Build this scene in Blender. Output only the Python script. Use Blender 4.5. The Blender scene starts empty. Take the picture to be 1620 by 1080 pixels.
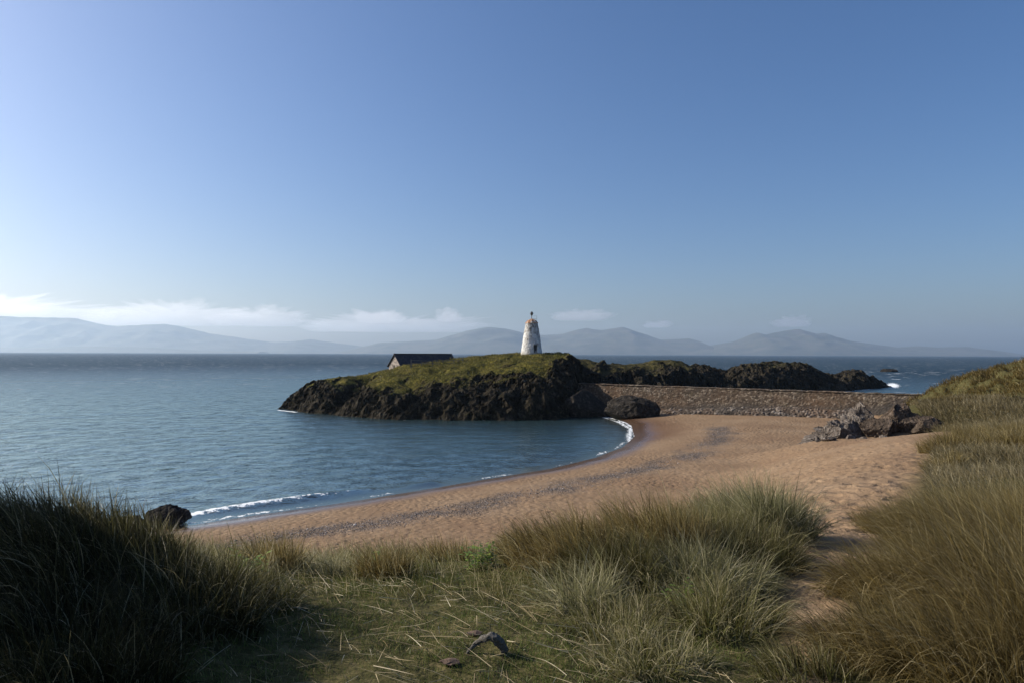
import bpy, math, random
import numpy as np
from mathutils import Vector, Matrix, Euler
random.seed(7)
RNG = np.random.default_rng(11)
scene = bpy.context.scene
COL = scene.collection

# ------------------------------------------------------------------ camera maths
F, CX, CY = 1080.0, 810.0, 540.0
CAMZ = 10.0
PITCH = math.atan(19.0 / F)
ROLL = math.radians(0.23)
CR = (Euler((math.pi / 2 + PITCH, 0, 0)).to_matrix() @ Matrix.Rotation(ROLL, 3, 'Z'))

def P(px, py, depth):
    """world point seen at photo pixel (px,py), `depth` metres ahead of the viewpoint"""
    d = CR @ Vector(((px - CX) / F, (CY - py) / F, -1.0))
    k = depth / d.y
    return np.array([d.x * k, depth, CAMZ + d.z * k])

def P0(px, py, z=0.0):
    """world point at height z seen at photo pixel"""
    d = CR @ Vector(((px - CX) / F, (CY - py) / F, -1.0))
    k = (z - CAMZ) / d.z
    return np.array([d.x * k, d.y * k, z])

# ------------------------------------------------------------------ numpy noise
_G = np.array([[1,1,0],[-1,1,0],[1,-1,0],[-1,-1,0],[1,0,1],[-1,0,1],[1,0,-1],[-1,0,-1],
               [0,1,1],[0,-1,1],[0,1,-1],[0,-1,-1]], float)
_M = np.uint64(0xffffffff)

def _hash(ix, iy, iz, s=0):
    n = (ix.astype(np.int64) * 374761393 + iy.astype(np.int64) * 668265263 +
         iz.astype(np.int64) * 1440662683 + s * 974711).astype(np.uint64) & _M
    n = ((n ^ (n >> np.uint64(13))) * np.uint64(1274126177)) & _M
    n = ((n ^ (n >> np.uint64(15))) * np.uint64(2246822519)) & _M
    return n ^ (n >> np.uint64(16))

def perlin(p, s=0):
    i = np.floor(p).astype(np.int64); f = p - i
    u = f * f * f * (f * (f * 6 - 15) + 10)
    out = 0
    for dx in (0, 1):
        wx = u[:, 0] if dx else 1 - u[:, 0]
        for dy in (0, 1):
            wy = u[:, 1] if dy else 1 - u[:, 1]
            for dz in (0, 1):
                wz = u[:, 2] if dz else 1 - u[:, 2]
                g = _G[(_hash(i[:, 0] + dx, i[:, 1] + dy, i[:, 2] + dz, s) % np.uint64(12)).astype(int)]
                out = out + wx * wy * wz * ((f - (dx, dy, dz)) * g).sum(1)
    return out

def fbm(p, octs=4, s=0, gain=.5, ridged=False):
    p = np.asarray(p, float); a = 1.0; o = 0; tot = 0
    for k in range(octs):
        n = perlin(p * 2.03 ** k + 17.3 * k, s + k)
        if ridged: n = 1 - 2 * np.abs(n) * 1.4
        o = o + a * n; tot += a; a *= gain
    return o / tot

def worley(p, s=0):
    i = np.floor(p).astype(np.int64); f = p - i
    f1 = np.full(len(p), 9.0); f2 = f1.copy(); cid = np.zeros(len(p))
    for dx in (-1, 0, 1):
        for dy in (-1, 0, 1):
            for dz in (-1, 0, 1):
                a = (i[:, 0] + dx, i[:, 1] + dy, i[:, 2] + dz)
                h = [(_hash(*a, s + k) & np.uint64(0xffff)).astype(float) / 65535 for k in (1, 2, 3)]
                d = np.sqrt((dx + h[0] - f[:, 0]) ** 2 + (dy + h[1] - f[:, 1]) ** 2 + (dz + h[2] - f[:, 2]) ** 2)
                nw = d < f1
                f2 = np.where(nw, f1, np.minimum(f2, d)); cid = np.where(nw, h[0], cid); f1 = np.where(nw, d, f1)
    return f1, f2, cid

def sstep(a, b, x):
    t = np.clip((x - a) / (b - a), 0, 1); return t * t * (3 - 2 * t)

class RBF:
    def __init__(self, pts, val, smooth=0.0):
        self.p = np.asarray(pts, float); n = len(self.p)
        A = np.zeros((n + 3, n + 3)); A[:n, :n] = self.phi(self.p) + smooth * np.eye(n)
        A[:n, n] = 1; A[:n, n + 1:] = self.p; A[n:, :n] = A[:n, n:].T
        self.w = np.linalg.solve(A, np.concatenate([val, np.zeros(3)]))
    def phi(self, q):
        d2 = ((q[:, None, :] - self.p[None]) ** 2).sum(2)
        return 0.5 * d2 * np.log(d2 + 1e-9)
    def __call__(self, x, y):
        q = np.stack([np.ravel(x), np.ravel(y)], 1); out = np.zeros(len(q)); n = len(self.p)
        for k in range(0, len(q), 40000):
            c = q[k:k + 40000]
            out[k:k + 40000] = self.phi(c) @ self.w[:n] + self.w[n] + c @ self.w[n + 1:]
        return out.reshape(np.shape(x))

def seg_dist(x, y, line, closed=False):
    L = np.asarray(line, float)[:, :2]
    if closed: L = np.vstack([L, L[:1]])
    best = np.full(np.shape(x), 1e9)
    for a, b in zip(L[:-1], L[1:]):
        ab = b - a; t = np.clip(((x - a[0]) * ab[0] + (y - a[1]) * ab[1]) / max(ab @ ab, 1e-9), 0, 1)
        best = np.minimum(best, np.hypot(x - a[0] - t * ab[0], y - a[1] - t * ab[1]))
    return best

def in_poly(x, y, poly):
    L = np.asarray(poly, float)[:, :2]; c = np.zeros(np.shape(x), bool); j = len(L) - 1
    for i in range(len(L)):
        (xi, yi), (xj, yj) = L[i], L[j]
        c ^= ((yi > y) != (yj > y)) & (x < (xj - xi) * (y - yi) / ((yj - yi) if yj != yi else 1e-9) + xi)
        j = i
    return c

# ------------------------------------------------------------------ object helpers
def mesh(name, v, f, mat=None, parent=None, attrs=None, smooth=True):
    """v (N,3); f (M,3|4) int array or list of index arrays"""
    me = bpy.data.meshes.new(name); v = np.asarray(v, np.float32)
    fs = f if isinstance(f, list) else [f]
    fs = [np.asarray(a, np.int32) for a in fs if len(a)]
    loops = np.concatenate([a.ravel() for a in fs]); sizes = np.concatenate([np.full(len(a), a.shape[1]) for a in fs])
    me.vertices.add(len(v)); me.vertices.foreach_set('co', v.ravel())
    me.loops.add(len(loops)); me.loops.foreach_set('vertex_index', loops)
    me.polygons.add(len(sizes))
    me.polygons.foreach_set('loop_start', np.concatenate([[0], np.cumsum(sizes)[:-1]]).astype(np.int32))
    me.update(calc_edges=True); me.validate()
    me.polygons.foreach_set('use_smooth', np.full(len(me.polygons), smooth))
    for k, a in (attrs or {}).items():
        at = me.attributes.new(k, 'FLOAT', 'POINT'); at.data.foreach_set('value', np.asarray(a, np.float32))
    if mat: me.materials.append(mat)
    o = bpy.data.objects.new(name, me); COL.objects.link(o)
    if parent: o.parent = parent
    return o

def empty(name, loc=(0, 0, 0), rz=0):
    o = bpy.data.objects.new(name, None); COL.objects.link(o); o.location = loc; o.rotation_euler = (0, 0, rz); return o

def tag(o, label=None, cat=None, group=None, kind=None):
    if label: o['label'] = label
    if cat: o['category'] = cat
    if group: o['group'] = group
    if kind: o['kind'] = kind
    return o

def grid_faces(nu, nv, wrap=False):
    i = np.arange(nu if wrap else nu - 1); j = np.arange(nv - 1); I, J = np.meshgrid(i, j, indexing='ij'); I2 = (I + 1) % nu
    return np.stack([I * nv + J, I2 * nv + J, I2 * nv + J + 1, I * nv + J + 1], -1).reshape(-1, 4)

class Geo:
    """collects boxes, tubes and lathes into one mesh"""
    def __init__(s): s.v = []; s.q = []; s.t = []; s.n = 0
    def add(s, v, q=(), t=()):
        v = np.asarray(v, float); s.v.append(v)
        if len(q): s.q.append(np.asarray(q) + s.n)
        if len(t): s.t.append(np.asarray(t) + s.n)
        s.n += len(v)
    def box(s, c, size, M=None):
        h = np.array(size) / 2
        v = np.array([[x, y, z] for x in (-1, 1) for y in (-1, 1) for z in (-1, 1)]) * h
        if M is not None: v = v @ np.array(M).T
        s.add(v + c, [[0, 1, 3, 2], [4, 6, 7, 5], [0, 4, 5, 1], [2, 3, 7, 6], [0, 2, 6, 4], [1, 5, 7, 3]])
    def tube(s, pts, rad, n=8):
        pts = np.asarray(pts, float); rad = np.broadcast_to(rad, len(pts)); rings = []
        for k in range(len(pts)):
            d = pts[min(k + 1, len(pts) - 1)] - pts[max(k - 1, 0)]; d = d / np.linalg.norm(d)
            up = np.array([0, 0, 1.]) if abs(d[2]) < .9 else np.array([1., 0, 0])
            a = np.cross(d, up); a /= np.linalg.norm(a); b = np.cross(d, a)
            th = np.arange(n) * 2 * math.pi / n
            rings.append(pts[k] + rad[k] * (np.cos(th)[:, None] * a + np.sin(th)[:, None] * b))
        v = np.vstack(rings + [pts[:1], pts[-1:]]); q = []; t = []; m = len(pts)
        for k in range(m - 1):
            for i in range(n):
                j = (i + 1) % n; q.append([k * n + i, k * n + j, k * n + n + j, k * n + n + i])
        for i in range(n):
            j = (i + 1) % n; t.append([m * n, j, i]); t.append([m * n + 1, (m - 1) * n + i, (m - 1) * n + j])
        s.add(v, q, t)
    def build(s, name, mat, parent=None, smooth=False, attrs=None):
        fs = []
        if s.q: fs.append(np.vstack(s.q))
        if s.t: fs.append(np.vstack(s.t))
        return mesh(name, np.vstack(s.v), fs, mat, parent, attrs, smooth)

def icosphere(sub):
    import bmesh
    bm = bmesh.new(); bmesh.ops.create_icosphere(bm, subdivisions=sub, radius=1)
    v = np.array([a.co[:] for a in bm.verts]); f = np.array([[a.index for a in q.verts] for q in bm.faces]); bm.free(); return v, f
ICO = {k: icosphere(k) for k in (1, 2, 3, 4, 5, 6)}

# ------------------------------------------------------------------ material helper
class Mat:
    def __init__(s, name):
        s.m = bpy.data.materials.new(name); s.m.use_nodes = True; s.nt = s.m.node_tree; s.nt.nodes.clear()
        s.out = s.nt.nodes.new('ShaderNodeOutputMaterial')
    def n(s, typ, ins=None, **props):
        nd = s.nt.nodes.new('ShaderNode' + typ)
        for k, v in props.items(): setattr(nd, k, v)
        for k, v in (ins or {}).items():
            sk = nd.inputs[k]
            if isinstance(v, bpy.types.NodeSocket): s.nt.links.new(v, sk)
            elif isinstance(v, bpy.types.Node): s.nt.links.new(v.outputs[0], sk)
            else:
                sk.default_value = (*v, 1) if isinstance(v, tuple) and len(v) == 3 and sk.type == 'RGBA' else v
        return nd
    def math(s, op, a, b=0.0, clamp=False):
        nd = s.n('Math', {0: a, 1: b}, operation=op); nd.use_clamp = clamp; return nd.outputs[0]
    def mix(s, f, a, b): return s.n('MixRGB', {0: f, 1: a, 2: b}).outputs[0]
    def ramp(s, f, stops):
        nd = s.n('ValToRGB', {0: f}); e = nd.color_ramp.elements
        while len(e) < len(stops): e.new(.5)
        for k, (p, c) in enumerate(stops):
            e[k].position = p; e[k].color = (*c, 1) if isinstance(c, tuple) else (c, c, c, 1)
        return nd.outputs[0]
    def attr(s, name): return s.n('Attribute', attribute_name=name).outputs['Fac']
    def pos(s): return s.n('NewGeometry').outputs['Position']
    def noise(s, vec, scale, detail=4, rough=.55, col=False, dist=0.):
        nd = s.n('TexNoise', {'Vector': vec, 'Scale': scale, 'Detail': detail, 'Roughness': rough, 'Distortion': dist})
        return nd.outputs['Color' if col else 'Fac']
    def vor(s, vec, scale, feature='F1', out='Distance', rnd=1.):
        nd = s.n('TexVoronoi', {'Vector': vec, 'Scale': scale, 'Randomness': rnd}, feature=feature); return nd.outputs[out]
    def mapv(s, vec, sc=(1, 1, 1), rot=(0, 0, 0)):
        return s.n('Mapping', {'Vector': vec, 'Scale': sc, 'Rotation': rot}).outputs[0]
    def bump(s, h, dist, strength=1., normal=None):
        ins = {'Height': h, 'Distance': dist, 'Strength': strength}
        if normal is not None: ins['Normal'] = normal
        return s.n('Bump', ins).outputs[0]
    def bsdf(s, **ins):
        nd = s.n('BsdfPrincipled', {k.replace('_', ' '): v for k, v in ins.items()}); return nd.outputs[0]
    def done(s, surf): s.nt.links.new(surf, s.out.inputs['Surface']); return s.m

def rock_mat(name, dark, mid, light, scale=1.0, grass=False, lichen=None, bumpd=.12):
    m = Mat(name); p = m.pos()
    n1 = m.noise(p, .7 * scale, 6, .65); n2 = m.noise(m.mapv(p, (1, 1, .35), (0.5, .3, .2)), 2.6 * scale, 6, .7)
    col = m.ramp(m.math('ADD', m.math('MULTIPLY', n1, .5), m.math('MULTIPLY', n2, .5)), [(.34, dark), (.52, mid), (.68, light)])
    if lichen:
        col = m.mix(m.ramp(m.noise(p, 1.9 * scale, 5, .6), [(.56, 0.), (.66, .8)]), col, lichen)
    cr = m.vor(p, 1.6 * scale, 'DISTANCE_TO_EDGE')
    h = m.math('ADD', n2, m.math('MULTIPLY', m.ramp(cr, [(0., 0.), (.12, 1.)]), .35))
    nb = m.bump(h, bumpd)
    if grass:
        g = m.attr('grass')
        gn = m.noise(p, .45, 5, .65); g2 = m.noise(p, 3.2, 5, .7)
        gcol = m.ramp(m.math('ADD', m.math('MULTIPLY', gn, .6), m.math('MULTIPLY', g2, .4)),
                      [(.36, (.03, .032, .01)), (.46, (.085, .08, .017)), (.56, (.165, .14, .03)), (.68, (.22, .17, .055))])
        col = m.mix(g, col, gcol)
    return m.done(m.bsdf(Base_Color=col, Roughness=.85, Normal=nb, Specular_IOR_Level=.04))

# ------------------------------------------------------------------ shoreline & ground
shore_px = [(180, 838), (290, 832), (400, 815), (520, 798), (640, 779), (760, 759), (870, 741), (940, 724), (985, 707), (1004, 690), (999, 672), (978, 661), (952, 655)]
SH = [tuple(P0(*q)[:2]) for q in shore_px]
SHORE = [(-320., -60.), (-90., 4.), (-45., 26.)] + SH + [(13.0, 113.), (9., 117.), (8., 121.)]
WA, WB = np.array([8.5, 120.5]), np.array([66.0, 79.0])           # line of the stone wall
wdir = (WB - WA) / np.linalg.norm(WB - WA); wn = np.array([wdir[1], -wdir[0]])   # wn: towards the beach
if wn[1] > 0: wn = -wn
LAND = SHORE + [(9.5, 125.), tuple(WA - wn * 5), (43., 101.), (52., 116.), (90., 135.), (150., 135.), (330., 60.), (330., -200.), (-320., -200.)]

def shore_sd(x, y):
    d = seg_dist(x, y, SHORE); return np.where(in_poly(x, y, LAND), d, -d)

dune_pts = []
def dp(px, py, dep): q = P(px, py, dep); dune_pts.append(tuple(q))
for q in [(0,0,8.35),(-5,0,8.6),(6,0,8.6),(0,-6,8.6),(-9,-6,8.9),(10,-6,9),(0,4,8.32),(-1.6,3.6,8.35),(-2.9,4.3,8.55),(-4.6,4.6,8.55),(-6,6.5,8.1),(-8,5,8.4),
          (-1.5,5.2,8.22),(0,5.6,8.18),(1.2,4.4,8.25),(0,7,7.95),(-2.5,7.2,7.85),(-5,8.5,7.4),(0,9.5,7.1),(-3,10,6.9),(0,14,4.9),(-5,14,4.6),
          (3,9,7.75),(3.2,11,7.2),(5,15.5,6.7),(5,20,5.3),(-10,13,5.0),(-10,20,2.3),(-5,20,2.6),(0,20,2.8),(-18,12,6),(-30,8,6),(-22,22,2.4),(-14,27,1.5),(-6,27,1.5),(1,28,1.7)]:
    dune_pts.append(q)
for q in [(1325,900,6.2),(1330,850,8),(1350,800,12),(1385,748,18),(1400,722,25),(1450,691,40),(1290,697,60),(1500,680,50),(1400,690,52),
          (1250,762,34),(1180,740,50),(1180,790,24),
          (1620,577,80),(1700,560,84),(1560,592,82),(1500,610,84),(1465,627,86),(1600,655,55),(1500,650,68),(1700,650,55),
          (1448,638,63),(1418,648,62),(1470,668,57.5),(1490,642,66),(1442,690,56),(1400,668,60),(1620,690,40),(1480,760,20),(1620,740,20),(1750,740,20),(1620,830,9),(1480,850,8.5),(1560,960,5),(1400,1000,4.3),(1800,900,6)]:
    dp(*q)
for q in [(70,100,4),(85,118,1),(62,94,3.5),(100,60,10),(100,110,6),(140,40,11),(60,20,9),(40,0,9.2),(30,-30,9.5),(-40,-20,10),(100,-40,12),(-100,-40,12),(160,100,8),(56,92,3.0)]:
    dune_pts.append(q)
for q in [(0,34),(-8,36),(12,45),(5,44),(19,54),(8,58),(17,70),(28,62),(22,90),(24,104),(32,80),(30,98),(40,93),(36,70),(-16,34),(48,84),(18,108),(12,60)]:
    dune_pts.append((q[0], q[1], None))
def zbeach(sd): return np.where(sd > 0, 1.7 * (1 - np.exp(-np.maximum(sd, 0) / 14)), np.maximum(.085 * sd, -4.))
_dx = np.array([[q[0], q[1]] for q in dune_pts]); _zb = zbeach(shore_sd(_dx[:, 0], _dx[:, 1]))
_D = RBF(_dx, np.array([0. if q[2] is None else q[2] - b for q, b in zip(dune_pts, _zb)]), smooth=.5)

MOUNDS = [(-6.3, 4.6, 1.6, 2.7)]                       # (x, y, r, h) unseen bank added to shade left grass, then little rises under big tussocks
for (px, py, dep, r, h) in [(60, 1000, 4.1, .9, .22), (200, 980, 4.6, .7, .15), (1180, 900, 7.2, .8, .2), (1050, 930, 6.2, .7, .16), (900, 930, 6.4, .7, .16),
                            (1500, 900, 7, 1.2, .22), (1600, 1000, 4.6, .9, .2)]:
    MOUNDS.append(((px - CX) / F * dep, dep, r, h))

def ground(x, y):
    x = np.asarray(x, float); y = np.asarray(y, float)
    sd = shore_sd(x, y); zb = zbeach(sd)
    D = _D(x, y); D = .5 * (D + np.sqrt(D * D + .04)) - .05
    D = np.clip(D, 0, 14) * sstep(1.5, 10, sd)
    z = zb + D
    p = np.stack([x.ravel(), y.ravel(), 0 * x.ravel()], 1)
    r = np.hypot(x, y)
    z = z + (fbm(p * .22, 3, 5).reshape(x.shape) * .35 * sstep(2, 6, D) * sstep(8, 30, r)) + fbm(p * 1.1, 3, 9).reshape(x.shape) * .05 * sstep(2, 8, sd)
    hill = sstep(40, 52, x) * sstep(55, 66, y + .2 * x)
    z = z + hill * (fbm(p * .35, 4, 21, ridged=True).reshape(x.shape) * 1.5 - .45)
    for (mx, my, mr, mh) in MOUNDS: z = z + mh * np.exp(-((x - mx) ** 2 + (y - my) ** 2) / mr ** 2)
    return z

VEG = [np.array([48., 100., 0]), np.array([49.5, 84., 0]), P(1410, 638, 72), P(1396, 655, 63), P(1445, 684, 57), P(1530, 690, 44), P(1470, 738, 24), P(1452, 772, 15), P(1405, 840, 8.5), P(1385, 890, 6.6), P(1350, 960, 5.0), P(1310, 1040, 3.9), P(1290, 1150, 3.0)]
VEGP = [tuple(q[:2]) for q in VEG] + [(1.5, 0), (3, -20), (200, -20), (200, 130), (60, 118)]
FORE = [(-14, -8), (1.0, 0), (1.2, 3.0), (1.65, 4.2), (2.3, 5.6), (2.85, 6.9), (2.9, 9), (1.5, 10.5), (-1, 11.5), (-4, 12), (-8, 13), (-20, 14), (-34, 8), (-34, -8)]
def veg_mask(x, y, soft=True):
    a = in_poly(x, y, VEGP); b = in_poly(x, y, FORE)
    da = seg_dist(x, y, VEGP, True); db = seg_dist(x, y, FORE, True); r = np.hypot(x, y)
    w = np.clip(r * .03, .12, 1.2)
    return np.maximum(sstep(-w, w, np.where(a, da, -da)), sstep(-w, w, np.where(b, db, -db)))

PEB_px = [(330, 872, .9), (430, 846, 1.0), (540, 832, 1.0), (640, 815, 1.0), (760, 793, 1.0), (860, 772, 1.0), (960, 748, 1.), (1040, 733, 1.), (1100, 716, 1.0), (1135, 694, 1.), (1143, 676, 1.)]
PEB = [tuple(P0(*q)[:2]) for q in PEB_px]

def build_ground():
    ang = np.radians(np.concatenate([np.arange(-180, -52, 4.), np.arange(-52, 52, .2), np.arange(52, 180, 4.)]))
    rad = np.concatenate([[.3], .6 * 1.012 ** np.arange(0, 210)]); rad = rad[rad < 7]; rad = np.concatenate([rad, 7 * 1.0062 ** np.arange(0, 372)]); rad = np.concatenate([rad, np.arange(rad[-1] + .9, 130, .9), [136, 145, 160, 190, 230, 320]])
    A, R = np.meshgrid(ang, rad, indexing='ij'); x = R * np.sin(A); y = R * np.cos(A)
    z = ground(x, y); sd = shore_sd(x, y)
    p = np.stack([x.ravel(), y.ravel(), 0 * x.ravel()], 1)
    veg = veg_mask(x, y)
    # trodden sand: shallow dimples of feet on the dry beach
    nz = fbm(p * .12, 3, 33).reshape(x.shape)
    near = (R > 6) & (R < 75) & (np.abs(A) < .95) & (sd > 3); f1 = np.full(x.shape, .5); cid = f1.copy()
    a_, _, b_ = worley(p[near.ravel()] * np.array([2.1, 2.1, 1]), 3); f1[near] = a_; cid[near] = b_
    foot = (-.11 * sstep(.34, .12, f1) + .035 * sstep(.5, .34, f1)) * (cid > .25) * sstep(4, 9, sd) * (1 - veg) * sstep(-.22, .12, nz + .12)
    und = fbm(p * .5, 3, 12).reshape(x.shape) * .05 * sstep(4, 10, sd) * (1 - veg)
    z = z + foot + und
    pd = seg_dist(x, y, PEB) + fbm(p * .35, 4, 44).reshape(x.shape) * 2.2
    peb = sstep(2.6, .2, pd) * sstep(1.5, 3.5, sd) * sstep(-.45, .15, fbm(p * .2 + 50, 3, 46).reshape(x.shape))
    wet = sstep(4.0, 1., sd + fbm(p * .3, 2, 40).reshape(x.shape) * .8)
    wetdark = sstep(8, 2.5, seg_dist(x, y, [P0(960, 657)[:2], P0(1004, 672)[:2], P0(1010, 692)[:2]]) + fbm(p * .25, 2, 41).reshape(x.shape) * 1.5)
    thatch = veg * 1.0
    m = Mat('sand'); pos = m.pos(); rel = m.mapv(pos, (1, 1, .2))
    n1 = m.noise(rel, .16, 4, .55); n2 = m.noise(rel, 2.5, 5, .6); n3 = m.noise(rel, 40., 2, .6)
    c = m.ramp(m.math('ADD', m.math('MULTIPLY', n1, .6), m.math('MULTIPLY', n2, .4)), [(.35, (.185, .118, .07)), (.5, (.23, .155, .092)), (.66, (.28, .198, .124))])
    c = m.mix(m.ramp(m.noise(rel, 1.3, 6, .7), [(.6, 0.), (.72, .55)]), c, (.21, .13, .08))
    c = m.mix(m.math('MULTIPLY', m.ramp(n3, [(.35, .35), (.6, 0.)]), 1.), c, (.16, .1, .07))
    pebn = m.vor(rel, 9.); pcol = m.ramp(m.vor(rel, 9., 'F1', 'Color'), [(.1, (.035, .032, .03)), (.5, (.095, .08, .072)), (.85, (.22, .185, .16))])
    pm = m.math('MULTIPLY', m.attr('pebble'), m.ramp(m.noise(rel, 3.0, 5, .7), [(.36, .25), (.56, 1.)]))
    c = m.mix(pm, c, pcol)
    wa = m.attr('wet'); wd = m.attr('wetdark')
    c = m.mix(wa, c, (.13, .085, .06)); c = m.mix(m.math('MULTIPLY', wd, .8), c, (.12, .068, .04))
    soil = m.ramp(m.noise(pos, 9., 6, .7), [(.35, (.03, .03, .01)), (.5, (.062, .056, .02)), (.68, (.13, .105, .05))])
    va = m.attr('veg'); c = m.mix(va, c, soil)
    fv = m.vor(m.mapv(rel, (1, 1.1, 1), (0, 0, .4)), 2.6, 'SMOOTH_F1'); fn = m.noise(rel, 3.2, 4, .6)
    h = m.math('ADD', m.math('MULTIPLY', m.ramp(fv, [(.05, 0.), (.45, 1.)]), .5), m.math('MULTIPLY', fn, .8))
    h = m.math('MULTIPLY', h, m.math('MULTIPLY', m.math('SUBTRACT', 1.0, wa), m.ramp(m.noise(rel, .09, 3, .5), [(.36, .25), (.6, 1.)])))
    nb = m.bump(h, .16); nb = m.bump(m.math('MULTIPLY', pebn, m.attr('pebble')), .1, 1., nb)
    nb = m.bump(m.math('MULTIPLY', n3, m.math('SUBTRACT', 1.0, wa)), .01, .8, nb)
    rough = m.math('SUBTRACT', .92, m.math('MULTIPLY', wa, .78))
    mt = m.done(m.bsdf(Base_Color=c, Roughness=rough, Normal=nb, Specular_IOR_Level=m.math('ADD', .08, m.math('MULTIPLY', wa, .5))))
    nv = len(rad); f = grid_faces(len(ang), nv, True)
    o = mesh('beach', np.stack([x, y, z], -1).reshape(-1, 3), f[:, ::-1], mt, attrs={'veg': thatch.ravel(), 'pebble': peb.ravel(), 'wet': wet.ravel(), 'wetdark': wetdark.ravel()})
    tag(o, kind='structure', label='tan sand beach and dune ground curving round the bay', cat='beach')
build_ground()

# ------------------------------------------------------------------ sea
FARW = 15800.
BRK_px = [(255, 826), (310, 813), (380, 803), (440, 795), (490, 788), (550, 779), (610, 771), (680, 765)]
BRK = [tuple(P0(*q)[:2]) for q in BRK_px]
p0 = lambda x, y: np.stack([x.ravel(), y.ravel(), 0 * x.ravel()], 1)
def build_sea():
    ang = np.radians(np.concatenate([np.arange(-180, -48, 6.), np.arange(-48, 48, .2), np.arange(48, 180, 6.)]))
    rad = np.concatenate([18 * 1.0085 ** np.arange(0, 300), [260, 300, 360, 450, 600, 900, 1400, 2500, 5000, 9000, FARW]])
    A, R = np.meshgrid(ang, rad, indexing='ij'); x = R * np.sin(A); y = R * np.cos(A)
    sd = shore_sd(x, y)
    bd = seg_dist(x, y, BRK); p = np.stack([x.ravel(), y.ravel(), 0 * x.ravel()], 1)
    nb = fbm(p * .16, 2, 3).reshape(x.shape)
    brk = np.exp(-(bd / .75) ** 2) * .3 * sstep(-.5, .3, nb + .1) * sstep(60, 52, y)
    amp = sstep(30, 120, R) * sstep(0, -25, sd)
    z = brk + amp * (fbm(p * np.array([.12, .2, 1]), 3, 8).reshape(x.shape) * .22) * sstep(1500, 300, R)
    depth = np.clip(-sd * .085, 0, 10)
    opn = sstep(90, 620, R + 0.9 * np.maximum(x, 0) - .1 * x)           # open water beyond the islet
    f = grid_faces(len(ang), len(rad), True)
    shel = np.maximum(.55 * sstep(34, 10, np.hypot((x - 4) * .8, y - 90)), .93 * sstep(-2.6, -1.2, sd + .5 * fbm(p0(x, y) * .25, 2, 90).reshape(x.shape)))
    m = Mat('sea_water'); pos = m.pos()
    wv = m.mapv(pos, (.6, .5, 1.), (0, 0, .25))
    r1 = m.noise(wv, .9, 5, .62, dist=.6); r2 = m.noise(m.mapv(pos, (.5, 1., 1.), (0, 0, -.3)), .28, 4, .6); r3 = m.noise(wv, .05, 3, .55)
    calm = m.attr('calm')
    nbm = m.bump(r1, m.math('MULTIPLY', 2.1, m.math('SUBTRACT', 1.0, calm)))
    nbm = m.bump(r2, m.math('MULTIPLY', 1.7, m.math('SUBTRACT', 1.0, calm)), .9, nbm)
    op = m.attr('open')
    nbg = m.bump(r1, m.math('MULTIPLY', .34, m.math('SUBTRACT', 1.0, calm)))
    nbg = m.bump(r2, m.math('MULTIPLY', .5, m.math('SUBTRACT', 1.0, calm)), .9, nbg)
    gust = m.noise(m.mapv(pos, (.35, 1, 1), (0, 0, .15)), .012, 3, .5)
    fres = m.n('Fresnel', {'IOR': 1.33, 'Normal': nbm}).outputs[0]
    rg = m.math('ADD', .22, m.math('MULTIPLY', op, .16))
    fres = m.math('MULTIPLY', fres, m.math('SUBTRACT', .58, m.math('MULTIPLY', op, .43)))
    gl = m.n('BsdfGlossy', {'Color': m.mix(op, (.88, .98, .9), (.82, .94, 1.)), 'Roughness': rg, 'Normal': nbg}).outputs[0]
    body = m.n('BsdfDiffuse', {'Color': m.mix(m.math('MULTIPLY', op, .6), m.mix(m.ramp(gust, [(.35, 0.), (.65, 1.)]), (.004, .018, .022), (.008, .028, .032)), (.004, .022, .042)), 'Normal': nbm}).outputs[0]
    clear = m.n('BsdfTransparent', {'Color': (.72, .84, .84)}).outputs[0]
    dp_ = m.attr('depth'); shal = m.math('POWER', 2.718, m.math('MULTIPLY', dp_, -2.6))
    under = m.n('MixShader', {0: shal, 1: body, 2: clear}).outputs[0]
    water = m.n('MixShader', {0: m.math('MULTIPLY', fres, m.math('SUBTRACT', 1.0, m.math('MULTIPLY', calm, .45))), 1: under, 2: gl}).outputs[0]
    # white horses
    wc = m.noise(m.mapv(pos, (.55, 1., 1.), (0, 0, .2)), .22, 5, .62); wc2 = m.noise(pos, .012, 2, .5)
    thr = m.math('ADD', m.math('MULTIPLY', m.math('SUBTRACT', wc, .615), 18.), m.math('MULTIPLY', m.math('SUBTRACT', wc2, .5), 2.2))
    wcm = m.math('MULTIPLY', m.math('MINIMUM', m.math('MAXIMUM', thr, 0.), 1.), op)
    sf = m.attr('surf'); lace = m.noise(pos, 2.4, 5, .75)
    sfm = m.math('MULTIPLY', m.ramp(m.math('ADD', sf, m.math('MULTIPLY', m.math('SUBTRACT', lace, .5), 2.3)), [(.5, 0.), (.62, 1.)]), m.ramp(sf, [(.02, 0.), (.2, 1.)]))
    foam = m.n('BsdfDiffuse', {'Color': (.82, .85, .86)}).outputs[0]
    fin = m.n('MixShader', {0: m.math('MAXIMUM', wcm, sfm), 1: water, 2: foam}).outputs[0]
    # surf attribute: white water lines in the sea
    surf = np.exp(-((bd - .1) / .4) ** 2) * .85 * sstep(-.4, .25, fbm(p * .3, 3, 61).reshape(x.shape) + .22) * sstep(54, 42, y)
    LACE = [P0(*q)[:2] for q in [(1003, 700), (1000, 689), (1003, 678), (985, 668), (960, 660)]]
    ld = seg_dist(x, y, LACE); surf = np.maximum(surf, np.exp(-((ld - .4) / .5) ** 2) * .68 * sstep(-.5, .2, fbm(p * .22, 2, 63).reshape(x.shape) + .2))
    ed = np.abs(-sd - .5); surf = np.maximum(surf, np.exp(-(ed / .4) ** 2) * .62 * sstep(-.25, .3, fbm(p * .15, 2, 66).reshape(x.shape)))
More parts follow.
